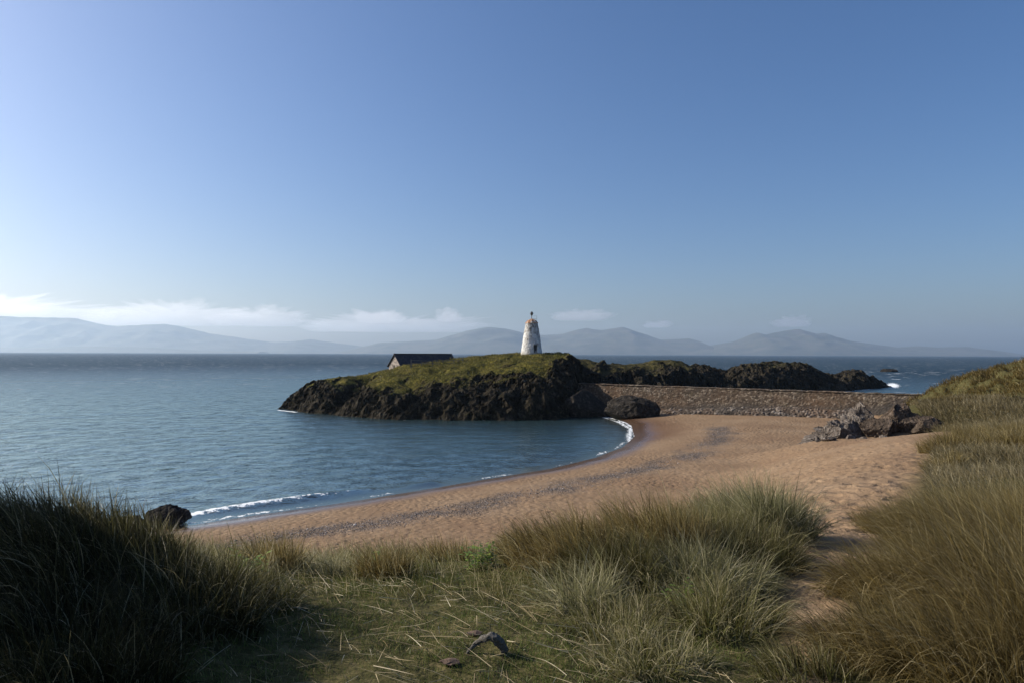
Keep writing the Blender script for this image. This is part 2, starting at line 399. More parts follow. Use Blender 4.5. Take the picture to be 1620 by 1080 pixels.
    for (pts, w) in [([(1320, 618), (1365, 615), (1410, 612.5)], 2.2), ([(1405, 610), (1425, 607.5)], 2.0), ([(1380, 588), (1396, 587)], 3.5), ([(1400, 588.5), (1420, 588.2)], 2.6), ([(440, 648), (470, 651)], .35), ([(540, 657), (640, 663)], .4)]:
        L = [P0(*q)[:2] for q in pts]; d = seg_dist(x, y, L); surf = np.maximum(surf, np.exp(-(d / w) ** 2) * 1.1)
    o = mesh('sea', np.stack([x, y, z], -1).reshape(-1, 3), f[:, ::-1], m.done(fin), attrs={'depth': depth.ravel(), 'open': opn.ravel(), 'surf': surf.ravel(), 'calm': shel.ravel()})
    tag(o, kind='structure', label='wind ruffled blue sea filling the bay and reaching the horizon', cat='sea')
build_sea()

# ------------------------------------------------------------------ islet and headlands
def headland(name, poly, tops, mat, label, spacing=.25, cliffw=4.5, rough=1.0, grassz=3.6, grassamt=1.0, bumps=(), edge_pow=.8, lump=0., gullies=()):
    poly = np.array([q[:2] for q in poly]); tops = np.array([q[:3] for q in tops])
    lo = poly.min(0) - 3; hi = poly.max(0) + 3
    xs = np.arange(lo[0], hi[0], spacing); ys = np.arange(lo[1], hi[1], spacing); X, Y = np.meshgrid(xs, ys, indexing='ij')
    p = np.stack([X.ravel(), Y.ravel(), 0 * X.ravel()], 1)
    wob = fbm(p * .16, 4, 71).reshape(X.shape) * 3.2 + fbm(p * .7, 3, 72).reshape(X.shape) * .7
    sd = seg_dist(X, Y, poly, True); sd = np.where(in_poly(X, Y, poly), sd, -sd) + wob * sstep(0, 3, np.abs(sd) + 1.2)
    lf1, _, lid = worley(p * .42, 85); lm = ((.75 - lf1) * (.3 + lid)).reshape(X.shape)
    T = np.maximum(RBF(tops[:, :2], tops[:, 2], .3)(X, Y), 1.2)
    c = np.clip(sd / cliffw, 0, 1); c = 1 - (1 - c) ** 1.8; c = c ** edge_pow
    gul = fbm(p * np.array([.3, .12, 1]), 4, 75, ridged=True).reshape(X.shape)
    Z = T * np.clip(c + (1 - c) * c * 1.2 * gul * .6, 0, 1.1)
    cliff = np.clip(1.6 * (1 - c) + .0, 0, 1)
    for (ga, gb, gw, gd) in gullies: Z = Z - gd * np.exp(-(seg_dist(X, Y, [ga[:2], gb[:2]]) / gw) ** 2) * sstep(0, 3, sd)
    Z = np.where(sd > 0, np.maximum(Z, .1), np.maximum(sd * .8, -1.5))
    if callable(grassz): grassz = grassz(X)
    rocky = np.maximum(sstep(.02, .35, 1 - c), .85 * sstep(.6, -.8, Z - grassz + fbm(p * .2, 5, 83).reshape(X.shape) * 3.6)) * (sd > -2)
    Z = Z + rough * (rocky * (fbm(p * .3, 4, 76, ridged=True) * 1.15 + fbm(p * 1.2, 4, 78, ridged=True) * .42 * sstep(-.3, .35, fbm(p * .14, 2, 88))).reshape(X.shape) * sstep(-1, 1.5, sd)
                     + (1 - rocky) * sstep(0, 2, sd) * (fbm(p * .3, 4, 79) * .55 + fbm(p * 1.6, 3, 80) * .14).reshape(X.shape))
    Z = Z + lump * lm * sstep(1, 3, sd)
    for (bx, by, br, bh) in bumps: Z = Z + bh * np.exp(-(((X - bx) ** 2 + (Y - by) ** 2) / br ** 2) ** 1.5)
    gx, gy = np.gradient(Z, spacing); slope = np.hypot(gx, gy)
    g = sstep(1.15, .5, slope + fbm(p * .5, 4, 81).reshape(X.shape) * 1.1) * sstep(grassz - .7, grassz + .9, Z + fbm(p * .2, 5, 83).reshape(X.shape) * 3.6) * sstep(.86, .99, c + fbm(p * .3, 3, 86).reshape(X.shape) * .22) * grassamt
    V = np.stack([X, Y, Z], -1).reshape(-1, 3)
    # craggy sideways displacement on steep parts
    st = sstep(.8, 2.0, slope).ravel(); q = V * .8
    V[:, 0] += st * fbm(q + 31, 4, 91, ridged=True) * .4 * rough; V[:, 1] += st * fbm(q + 77, 4, 92, ridged=True) * .5 * rough
    f1, f2, cid = worley(V * np.array([.42, .42, .3]) + fbm(V * .5, 2, 6)[:, None] * .3, 5); V[:, 1] -= st * ((.5 - f1) * .9 + (cid - .5) * .9) * rough
    f = grid_faces(len(xs), len(ys)); keep = (sd.ravel()[f] > -2.5).any(1)
    used = np.unique(f[keep]); rm = np.full(len(V), -1); rm[used] = np.arange(len(used))
    o = mesh(name, V[used], rm[f[keep]], mat, attrs={'grass': g.ravel()[used]}, smooth=False)
    tag(o, label, 'headland', kind='structure')
    def zf(x, y):
        i = np.clip(((np.asarray(x) - lo[0]) / spacing).round().astype(int), 0, len(xs) - 1); j = np.clip(((np.asarray(y) - lo[1]) / spacing).round().astype(int), 0, len(ys) - 1)
        return Z[i, j]
    def gf(x, y):
        i = np.clip(((np.asarray(x) - lo[0]) / spacing).round().astype(int), 0, len(xs) - 1); j = np.clip(((np.asarray(y) - lo[1]) / spacing).round().astype(int), 0, len(ys) - 1)
        return g[i, j]
    return zf, gf

ISLE = rock_mat('islet_rock', (.008, .0065, .0045), (.022, .018, .012), (.105, .086, .062), 1.0, True, lichen=(.03, .026, .01), bumpd=.22)
isle_poly = [P0(443, 645), P0(488, 651), P0(530, 656.5), P0(600, 662), P0(700, 664), P0(800, 665), P0(880, 662), P0(922, 657), (13.5, 113), (12.5, 121), (15, 132), (10, 146), (-5, 150), (-24, 147), (-38, 139), (-44, 130)]
isle_top = [P(470, 624, 124), P(490, 609, 124), P(520, 599, 124), P(550, 597, 123), P(578, 597, 124),
            P(600, 592, 122), P(640, 580, 124), P(690, 576, 126), P(740, 570, 127), P(790, 563.5, 129), P(840, 561, 131), P(885, 562, 131), P(905, 565, 131), P(935, 571, 131),
            P(575, 622, 113), P(600, 613, 112), P(660, 608, 113), P(720, 601, 113.5), P(790, 592, 114.5), P(850, 588, 115), P(885, 592, 115), P(912, 612, 114),
            P(700, 586, 119), P(800, 574, 122), P(860, 572, 121), P(640, 594, 117), (-20, 140, 7.2), (-6, 142, 8.5), (8, 140, 8), (-34, 132, 4), (4, 131, 9.95), (0, 133, 9.9)]
isle_z, isle_g = headland('islet', isle_poly, isle_top, ISLE, 'rocky grass topped islet carrying the white tower', .22, 4.6, 1.15, lambda X: 4.1 + 2.1 * sstep(-17, -1, X) + 3.0 * sstep(5, 8, X), lump=.4, gullies=[(P(582, 597, 123), P0(528, 656), 1.5, 2.6), (P(640, 606, 115), P0(672, 664), 1.0, .9), (P(760, 588, 117), P0(742, 665), 2.4, .8)],
                          bumps=[(P(935, 575, 124)[0], 124, 2.4, .8), (P(900, 585, 119)[0], 119, 1.8, .9), (P(805, 562, 128)[0], 128, 1.4, .4), (P(915, 566, 126)[0], 126, 2.2, .7), (P(895, 563, 129)[0], 129, 1.8, .4)])
DARK = rock_mat('headland_rock', (.01, .009, .007), (.026, .022, .016), (.085, .07, .052), .9, True, lichen=(.05, .042, .02), bumpd=.2)
h2_poly = [(7, 129), (20, 127.5), (34, 132), (44, 145), (46, 156), (40, 166), (24, 166), (6, 155)]
h2_top = [tuple(np.array(q) - np.array([0, 0, .45])) for q in [P(872, 563, 138), P(900, 562, 140), P(940, 570, 142), (P(965, 574, 145)), P(1000, 573, 148), P(1030, 570, 150), P(1062, 567, 151), P(1085, 575, 152), P(1100, 583, 152), P(1118, 598, 152)]] + [
          P(900, 585, 132), P(960, 590, 132), P(1010, 588, 136), P(1060, 582, 142), (15, 160, 6), (32, 160, 5)]
headland('headland', h2_poly, h2_top, DARK, 'dark scrub covered headland hump behind the left half of the stone wall', .26, 5.5, 1.2, 6.6, .3, lump=.5)
h3_poly = [P(1085, 610, 158), P(1130, 615, 160), (62, 166), (80, 178), P0(1340, 617.5), P0(1375, 615), P0(1409, 611.5), (112, 224), (88, 220), (62, 200), (44, 180)]
h3_top = [tuple(q - np.array([0, 0, .75])) for q in [P(1088, 579, 168), P(1112, 579, 170), P(1132, 583, 172), P(1146, 591, 174), P(1158, 579, 178), P(1185, 576, 182), P(1215, 575, 186), P(1250, 575, 190), P(1275, 577, 194), P(1295, 584, 198), P(1318, 590, 202), P(1345, 588, 205), P(1380, 587, 208), P(1395, 596, 210), P(1406, 606, 212)]] + [
          P(1150, 596, 168), P(1200, 590, 175), P(1260, 592, 182), P(1300, 602, 190), P(1350, 603, 198), (90, 216, 3), (66, 195, 5)]
headland('headland', h3_poly, h3_top, DARK, 'long dark rocky headland running out behind the right half of the stone wall', .3, 6., 1.4, 7., .22, lump=.6, gullies=[(P(1149, 592, 198), P(1140, 614, 160), 3.2, 1.9), (P(1318, 590, 215), P(1312, 600, 188), 3.5, 1.2)])

# ------------------------------------------------------------------ rocks
def rock(name, loc, size, mat, label, seed=0, sub=5, jag=.35, rot=0., tilt=(0, 0), sink=.2, group=None, strata=0.):
    v, f = ICO[sub]; v = v.copy(); q = v * 1.3 + seed * 7.7
    f1, f2, cid = worley(q * 1.25, seed); k = 1 + jag * (fbm(q * .8, 4, seed, ridged=True) * .8 + (cid - .5) * .5 - (f1 - .4) * .5) + fbm(q * 3.3, 3, seed + 3, ridged=True) * jag * .13 - jag * .35 * (worley(q * np.array([2.6, 2.6, 1.1]), seed + 9)[2] - .5) * .5
    v = v * (1 + (k - 1) * .85)[:, None]
    rg = np.random.default_rng(seed + 100)
    for _ in range(15):
        nn = rg.normal(0, 1, 3) * [1, 1, .8]; nn /= np.linalg.norm(nn); t_ = v @ nn - rg.uniform(.62, 1.0); v = v - np.maximum(t_, 0)[:, None] * nn
    v = v * (1 + .12 * jag * fbm(q * 4, 4, seed + 8, ridged=True) + .16 * jag * (worley(q * 3.2, seed + 2)[2] - .5))[:, None] * 1.1
    if strata: v[:, 2] += strata * np.sign(np.sin(v[:, 2] * 14 + v[:, 0] * 5)) * .02
    v = v * np.array(size)
    M = np.array(Euler((tilt[0], tilt[1], rot)).to_matrix()); v = v @ M.T
    o = mesh(name, v, f, mat, smooth=False); o.location = (loc[0], loc[1], loc[2] + size[2] * (1 - sink) * .55)
    tag(o, label, 'rock', group); return o

RK_DARK = rock_mat('dark_wet_rock', (.014, .012, .01), (.035, .03, .025), (.11, .095, .08), 2.2, bumpd=.07)
RK_GREY = rock_mat('grey_rock', (.05, .042, .036), (.13, .11, .094), (.36, .32, .28), 3.0, bumpd=.06, lichen=(.1, .075, .06))
RK_BROWN = rock_mat('brown_rock', (.03, .023, .017), (.08, .061, .046), (.22, .17, .135), 2.4, bumpd=.08, lichen=(.05, .032, .02))
def gz(x, y): return float(ground(np.array([x]), np.array([y]))[0])
q = P0(256, 829, .1); rock('rock', (q[0], q[1], gz(q[0], q[1]) - .1), (1.15, .95, .78), RK_DARK, 'black rock on the wet sand at the water edge behind the left grass', 3, jag=.42, rot=.3)
q = P0(206, 828, .1); rock('rock', (q[0], q[1], -.15), (.95, .8, .55), RK_DARK, 'low black rock half hidden by grass left of the larger shore rock', 6, jag=.4)
q = P0(1003, 657, .45); rock('rock', (q[0], q[1], .25), (3.9, 2.4, 2.4), RK_DARK, 'big dark hump of rock standing on sand against the stone wall foot', 9, jag=.25, sink=.45, tilt=(0, .1))
q = P0(925, 657, .1); rock('rock', (q[0], q[1] + 1, .0), (3.6, 2.6, 2.7), RK_DARK, 'dark sloping rock where the islet cliff meets the beach', 12, jag=.3, sink=.4, tilt=(0, .25))
q = P0(962, 655, .3); rock('rock', (q[0], q[1] + 1.5, .2), (1.0, .9, .95), RK_DARK, 'small dark boulder in the gap between the two big dark rocks', 14, jag=.35, sink=.4)
q = P0(1408, 587.6, 0); rock('sea_rock', (q[0], q[1], -.5), (5.0, 2.6, 1.3), RK_DARK, 'low black rock awash with white foam out at sea', 15, jag=.6, sink=.3)
jag_list = [(1285, 699, 60, (.8, .6, .55)), (1303, 697, 60, (.9, .7, .85)), (1322, 696, 59, (1.0, .7, .9)), (1340, 694, 59, (.8, .8, 1.15)), (1356, 692, 60, (1.1, .8, 1.3)), (1372, 690, 60, (.9, .8, 1.45)), (1330, 689, 63, (1.0, .8, 1.2)), (1355, 684, 65, (1.2, .9, 1.4)), (1310, 700, 57, (.5, .4, .35)), (1272, 700, 60, (.35, .3, .2))]
jag_list = [(a, b, c, (1.22 * d[0], 1.2 * d[1], 1.02 * d[2])) for a, b, c, d in jag_list]
labs = ['pale low jagged rock, last big one at the beach end of the grey outcrop', 'pale jagged rock second from the beach end of the outcrop', 'grey jagged rock in the front middle of the outcrop', 'pointed grey rock at the centre of the outcrop',
        'tall grey rock leaning on the brown crag', 'dark grey rock wedged against the foot of the brown crag', 'grey rock at the back of the outcrop middle', 'dark rock at the back of the outcrop beside the crag', 'small pale boulder in front of the outcrop', 'smallest pale stone lying on sand off the outcrop tip']
for k, ((px, py, dep, sz), lb) in enumerate(zip(jag_list, labs)):
    q = P(px, py, dep); rock('rock', (q[0], q[1], gz(q[0], q[1]) - .15), sz, RK_GREY, lb, 20 + k, sub=5, jag=.8, rot=k * 1.3, tilt=(.25 * math.sin(k), -.35), sink=.3, group='jagged grey outcrop on the beach')
fall = [(1296, 703, 57.5, .2, 'small fallen stone below the pale end of the grey outcrop'), (1318, 702, 57, .26, 'fallen stone in the sand below the middle of the grey outcrop'), (1347, 699, 57, .3, 'larger fallen stone in the sand before the grey outcrop'), (1366, 697, 56.5, .2, 'little fallen stone in front of the brown crag corner'), (1281, 693, 63, .28, 'stone lying behind the pale end of the grey outcrop'), (1398, 697, 56, .24, 'fallen stone at the foot of the tallest brown crag')]
for k, (px, py, dep, sz, lb) in enumerate(fall):
    q = P(px, py, dep); rock('stone', (q[0], q[1], gz(q[0], q[1]) - .04), (sz * 1.4, sz, sz * .8), RK_GREY, lb, 60 + k, sub=3, jag=.5, rot=k * 1.7, group='fallen stones round the outcrop')
crag = [(1390, 692, 58, (1.35, 1.2, 1.2), 'brown crag standing where the grey outcrop ends'), (1413, 691, 58.5, (1.5, 1.3, 1.38), 'tallest brown crag split by cracks at the dune foot'), (1438, 689, 58, (1.5, 1.2, 1.1), 'brown crag half buried in the green dune foot'), (1463, 684, 57, (1.35, 1.1, .75), 'low brown crag at the right end under the dune grass')]
for k, (px, py, dep, sz, lb) in enumerate(crag):
    q = P(px, py, dep); rock('rock', (q[0], q[1], gz(q[0], q[1]) - .2), sz, RK_BROWN, lb, 40 + k, sub=5, jag=.55, rot=k * .8, tilt=(.1, -.2), sink=.25, group='brown crags at the dune foot')

# ------------------------------------------------------------------ stone wall
def build_wall():
    L = np.linalg.norm(WB - WA); root = empty('sea_wall', (*WA, 0))
    tag(root, 'long rough stone wall across the head of the beach, dark rubble at its foot', 'wall')
    def stone_mat(name, cols, sc, stain=None):
        m = Mat(name); tc = m.n('TexCoord').outputs['Object']
        cell = m.attr('cell'); edge = m.attr('edge'); n = m.noise(tc, 1.2, 5, .65); big = m.noise(tc, .16, 3, .5)
        c = m.ramp(m.math('ADD', m.math('MULTIPLY', cell, .75), m.math('MULTIPLY', n, .25)), cols)
        c = m.mix(m.ramp(big, [(.48, 0.), (.64, .4)]), c, (.15, .088, .05))
        c = m.mix(m.ramp(n, [(.55, 0.), (.7, .5)]), c, (.07, .055, .03))
        c = m.mix(m.ramp(edge, [(.0, .8), (.16, 0.)]), c, (.045, .036, .028))
        if stain: c = m.mix(m.math('MULTIPLY', m.attr('low'), .85), c, (.055, .048, .042))
        return m.done(m.bsdf(Base_Color=c, Roughness=.9, Normal=m.bump(m.noise(tc, 9., 5, .7), .04), Specular_IOR_Level=.06))
    SM = stone_mat('wall_stone', [(.2, (.045, .035, .027)), (.45, (.085, .065, .049)), (.65, (.125, .097, .073)), (.85, (.215, .18, .142))], 1, True)
    FM = stone_mat('rubble_stone', [(.2, (.035, .03, .027)), (.5, (.085, .072, .062)), (.85, (.22, .19, .165))], 1)
    base = np.array([gz(*(WA + wdir * u + wn * 1.5)) for u in np.linspace(0, L, 40)]); base = np.minimum(base, 3.4); bz = lambda u: np.interp(u, np.linspace(0, L, 40), base)
    def strip(name, u0, u1, prof, du, dv, st, bulge, rough, mat, seed):
        """prof: list of (offset toward beach, z as fn) ; sampled along profile"""
        U = np.arange(u0, u1, du); PR = []
        for u in U:
            pr = np.array(prof(u)); s = np.r_[0, np.cumsum(np.hypot(*np.diff(pr, axis=0).T))]
            PR.append((pr, s))
        nv = int(max(s[-1] for _, s in PR) / dv) + 2
        off = np.zeros((len(U), nv)); zz = off.copy()
        for i, (pr, s) in enumerate(PR):
            t = np.linspace(0, s[-1], nv); off[i] = np.interp(t, s, pr[:, 0]); zz[i] = np.interp(t, s, pr[:, 1])
        UU = np.repeat(U[:, None], nv, 1); q = np.stack([UU.ravel() / st[0], off.ravel() / st[0], zz.ravel() / st[1]], 1)
        q += fbm(q * .6, 2, seed)[:, None] * .3
        f1, f2, cid = worley(q, seed); e = f2 - f1
        d = bulge * sstep(0, .3, e) * (.4 + cid) + rough * fbm(q * 1.7, 3, seed + 4) + .12 * fbm(q * .12, 2, seed + 5)
        wx = wdir[0] * UU.ravel() + wn[0] * (off.ravel() + d); wy = wdir[1] * UU.ravel() + wn[1] * (off.ravel() + d)
        wz = zz.ravel() + (.35 * d if name != 'wall_body' else 0)
        if name == 'coping': wz = wz + .13 * fbm(np.stack([UU.ravel() * .35, 0 * wz, 0 * wz], 1), 4, 3) - .1 * sstep(.1, .4, fbm(np.stack([UU.ravel() * .9, 0 * wz + 5, 0 * wz], 1), 2, 4))
        low = sstep(1.9, .7, zz - np.array([bz(u) for u in U])[:, None] + .5 * fbm(q * .15, 3, 8).reshape(zz.shape)).ravel()
        return mesh(name, np.stack([wx, wy, wz], 1), grid_faces(len(U), nv), mat, root, {'cell': cid, 'edge': e, 'low': low})
    ZT = 4.75
    strip('wall_body', 0, L, lambda u: [(1.3, bz(u) - .8), (.0, ZT), (-1.3, ZT), (-1.45, -2.)], .1, .09, (.3, .22), .07, .04, SM, 51)
    strip('coping', 0, L, lambda u: [(.0, ZT + .02), (.1, ZT + .06), (.09, ZT + .2), (-1.35, ZT + .2), (-1.36, ZT)], .12, .09, (.7, .4), .06, .09, SM, 57)
    strip('rubble_footing', 10, 47, lambda u: [(2.6, bz(u) - .5), (2.1, bz(u) + .35), (1.4, bz(u) + .75 + .25 * math.sin(u * .21)), (.8, bz(u) + 1.0 + .25 * math.sin(u * .21))], .1, .09, (.45, .38), .17, .12, FM, 61)
build_wall()

# ------------------------------------------------------------------ lighthouse tower
def lathe(prof, n, fn=None):
    th = np.arange(n) * 2 * math.pi / n; pr = np.asarray(prof, float)
    R = np.repeat(pr[None, :, 0], n, 0); Z = np.repeat(pr[None, :, 1], n, 0); T = np.repeat(th[:, None], len(pr), 1)
    if fn is not None: R = R + fn(T, Z, R)
    return np.stack([R * np.sin(T), -R * np.cos(T), Z], -1).reshape(-1, 3), grid_faces(n, len(pr), True)

def build_tower():
    q = P(841, 560.3, 131); bx, by = q[0], q[1]; bz = float(isle_z(bx, by)) - .1; topz = 10 + (559.6 - 512) / F * 131
    H = topz - bz
    root = empty('lighthouse_tower', (bx, by, bz)); tag(root, 'small tapering white stone tower with rusty domed cap and beacon on the islet top', 'lighthouse')
    m = Mat('flaking_limewash'); tc = m.n('TexCoord').outputs['Object']
    n = m.noise(tc, 1.3, 6, .7); n2 = m.noise(m.mapv(tc, (1, 1, .6)), 4.0, 6, .7); hz = m.n('SeparateXYZ', {0: tc}).outputs[2]
    bare = m.math('ADD', m.math('MULTIPLY', n, .5), m.math('ADD', m.math('MULTIPLY', n2, .5), m.math('MULTIPLY', m.math('SUBTRACT', hz, 2.6), .022)))
    stone = m.ramp(m.vor(tc, 3.6, 'F1', 'Color'), [(.1, (.1, .085, .07)), (.9, (.3, .26, .21))])
    wash = m.ramp(m.noise(tc, .9, 5, .6), [(.35, (.44, .42, .39)), (.6, (.68, .67, .64))])
    c = m.mix(m.ramp(bare, [(.53, 0.), (.6, .9)]), wash, stone)
    c = m.mix(m.ramp(m.attr('edge'), [(0., .55), (.12, 0.)]), c, (.16, .14, .12))
    c = m.mix(m.ramp(hz, [(0., .6), (.5, 0.)]), c, (.26, .24, .17))
    lime = m.done(m.bsdf(Base_Color=c, Roughness=.9, Normal=m.bump(n2, .1), Specular_IOR_Level=.15))
    zs = np.linspace(-.6, H, 120); rb, rt = 2.04, 1.13
    prof = [(rb + (rt - rb) * max(z, 0) / H + .04 * math.sin(math.pi * max(z, 0) / H), z) for z in zs]
    N = 220
    v, f = lathe(prof, N)
    th = np.arctan2(v[:, 0], -v[:, 1]); q = np.stack([np.sin(th) * 1.6 / .42, np.cos(th) * 1.6 / .42, v[:, 2] / .26], 1)
    f1, f2, cid = worley(q, 5); e = f2 - f1; d = .05 * sstep(0, .3, e) * (.4 + cid) + .04 * fbm(q * .5, 3, 6)
    rr = np.hypot(v[:, 0], v[:, 1]); v[:, :2] *= ((rr + d) / rr)[:, None]
    # doorway recess, towards the right of the face we see
    da = math.radians(22); dw = .36
    a = (th - da + math.pi) % (2 * math.pi) - math.pi; rr = np.hypot(v[:, 0], v[:, 1])
    ins = (np.abs(a * rr) < dw) & (v[:, 2] < 1.78) & (v[:, 2] > -.2); v[ins, :2] *= ((rr[ins] - .28) / rr[ins])[:, None]
    wi = (np.abs((th + .12) * rr) < .14) & (np.abs(v[:, 2] - 4.85) < .17); v[wi, :2] *= ((rr[wi] - .22) / rr[wi])[:, None]
    mesh('wall', v, f, lime, root, {'edge': e})
    mm = Mat('weathered_plank'); t = m and mm.n('TexCoord').outputs['Object']
    pc = mm.ramp(mm.noise(mm.mapv(t, (9, 9, .8)), 3, 5, .6), [(.3, (.018, .02, .024)), (.7, (.05, .052, .055))])
    plank = mm.done(mm.bsdf(Base_Color=pc, Roughness=.7))
    iron = Mat('dark_iron'); iron = iron.done(iron.bsdf(Base_Color=(.04, .038, .036), Roughness=.6, Metallic=.3))
    r0 = 1.86
    dr = np.array([math.sin(da), -math.cos(da), 0]); dt = np.array([math.cos(da), math.sin(da), 0]); M = np.stack([dt, dr, [0, 0, 1]], 1)
    g = Geo()
    for k in range(5): g.box(dr * (1.70 + .012 * (k % 2)) + dt * (-.28 + .14 * k) + np.array([0, 0, .86]), (.132, .06, 1.78), M)
    g.build('door', plank, root)
    g = Geo(); g.box(dr * 2.0 * .955 + [0, 0, 1.86], (1.0, .28, .16), M); g.build('lintel', lime, root)
    g = Geo(); g.box(dr * 2.08 + [0, 0, .0], (.95, .5, .16), M); g.build('doorstep', lime, root)
    # cap
    rm = Mat('rusted_cap'); t = rm.n('TexCoord').outputs['Object']; rn = rm.noise(t, 2.2, 6, .65)
    rc = rm.ramp(rn, [(.4, (.58, .53, .46)), (.5, (.44, .24, .12)), (.6, (.28, .11, .045)), (.75, (.11, .06, .04))])
    rust = rm.done(rm.bsdf(Base_Color=rc, Roughness=.75, Normal=rm.bump(rn, .04)))
    v, f = lathe([(1.02, H - .05), (1.24, H - .04), (1.27, H + .03), (1.2, H + .08), (1.08, H + .28), (.82, H + .52), (.5, H + .68), (.2, H + .78), (.12, H + .9), (.001, H + .92)], 48)
    cap = mesh('cap', v, f, rust, root)
    g = Geo()
    for k in range(10):
        a0 = k * math.pi / 5; g.tube([(r * math.sin(a0), -r * math.cos(a0), z) for r, z in [(1.22, H + .09), (1.1, H + .3), (.83, H + .54), (.5, H + .7), (.16, H + .81)]], .022, 5)
    g.build('rib', rust, cap)
    g = Geo(); g.tube([(0, 0, H + .85), (0, 0, H + 1.55)], .07, 10); g.tube([(0, 0, H + 1.5), (0, 0, H + 1.62)], [.16, .16], 12); g.build('mast', iron, root)
    g = Geo(); v, f = ICO[2]
    v2, f2_ = lathe([(.001, H + 1.62), (.2, H + 1.64), (.24, H + 1.8), (.22, H + 2.02), (.1, H + 2.14), (.001, H + 2.2)], 16); g.add(v2, f2_)
    lamp = g.build('beacon_lamp', iron, root, True)
    g = Geo()
    for k in range(6):
        a0 = k * math.pi / 3 + .3; g.tube([(.2 * math.sin(a0), .2 * math.cos(a0), H + 1.62), (.36 * math.sin(a0), .36 * math.cos(a0), H + 1.85), (.1 * math.sin(a0), .1 * math.cos(a0), H + 2.2)], .025, 5)
    g.tube([(0, 0, H + 2.15), (0, 0, H + 2.36)], [.05, .02], 6); g.build('lamp_guard', iron, lamp)
    g = Geo(); g.tube([(.1, 0, H + .82), (.98, .0, H + .84)], .03, 6); g.tube([(.96, 0, H + .3), (.96, 0, H + 1.45)], .022, 6); g.tube([(.2, 0, H + 1.4), (.96, 0, H + 1.42)], .014, 5); g.build('railing', iron, root)
build_tower()

# ------------------------------------------------------------------ stone hut
def build_hut():
    phi = math.radians(35); W, L, rise, EH = 5.5, 12.0, 2.15, 2.4
    c = P(625, 579, 129); z0 = 10 - (578.6 - 558.5) / F * 129 - EH
    ax = np.array([math.cos(phi), math.sin(phi)])
    root = empty('stone_hut', (c[0], c[1], z0), phi); tag(root, 'low stone hut with dark slate roof behind the left shoulder of the islet', 'hut')
    m = Mat('hut_stone'); t = m.n('TexCoord').outputs['Object']
    cc = m.ramp(m.vor(m.mapv(t, (1, 1, 1.5)), 2.6, 'F1', 'Color'), [(.1, (.12, .1, .085)), (.5, (.22, .18, .155)), (.9, (.34, .28, .24))])
    cc = m.mix(m.ramp(m.vor(m.mapv(t, (1, 1, 1.5)), 2.6, 'DISTANCE_TO_EDGE'), [(0., .7), (.07, 0.)]), cc, (.1, .085, .07))
    st = m.done(m.bsdf(Base_Color=cc, Roughness=.9, Normal=m.bump(m.noise(t, 5, 5, .7), .08)))
    # gable walls as closed prism (local x along the ridge, y across)
    h = W / 2; pts = [(-h, 0), (h, 0), (h, EH), (0, EH + rise), (-h, EH)]
    v = np.array([(x, y, z - .6 * (z == 0)) for x in (0, L) for (y, z) in pts])
    g = Geo(); g.add(v, [[1, 6, 7, 2], [2, 7, 8, 3], [3, 8, 9, 4], [0, 4, 9, 5]], [[0, 1, 2], [0, 2, 4], [2, 3, 4], [5, 7, 6], [5, 9, 7], [7, 9, 8]])
    g.build('wall', st, root)
    m = Mat('slate_roof'); t = m.n('TexCoord').outputs['Object']
    sl = m.n('TexBrick', {'Vector': m.mapv(t, (1, 1.6, 1)), 'Color1': (.035, .035, .042), 'Color2': (.065, .06, .07), 'Mortar': (.012, .012, .014), 'Scale': 2.2, 'Mortar Size': .02}).outputs[0]
    sm = m.done(m.bsdf(Base_Color=m.mix(m.ramp(m.noise(t, .8, 4, .6), [(.5, 0.), (.7, .5)]), sl, (.09, .08, .06)), Roughness=.8, Normal=m.bump(m.noise(t, 6, 4, .6), .03), Specular_IOR_Level=.08))
    g = Geo(); ov = .28; th = .12; sl_ = rise / h
    for s in (-1, 1):
        y0, z0_ = 0, EH + rise + .03; y1, z1 = s * (h + .3), EH - .3 * sl_ + .03
        g.add([(x, y, z + k) for x in (-ov, L + ov) for (y, z) in ((y0, z0_), (y1, z1)) for k in (0, th)],
              [[0, 1, 3, 2], [4, 6, 7, 5], [1, 5, 7, 3], [0, 2, 6, 4], [2, 3, 7, 6]])
    roof = g.build('roof', sm, root)
    g = Geo()
    for k in range(24): g.box((-ov + .26 + k * (L + 2 * ov) / 24, 0, EH + rise + .17), ((L + 2 * ov) / 24 - .02, .34, .1))
    g.build('ridge_tiles', sm, roof)
    iron = Mat('hut_timber'); wd = iron.done(iron.bsdf(Base_Color=(.05, .035, .025), Roughness=.8))
    g = Geo(); g.box((-.03, .55, 1.5), (.08, .75, 1.9)); g.box((-.06, .55, 2.5), (.1, .95, .12)); g.build('gable_door', wd, root)
build_hut()

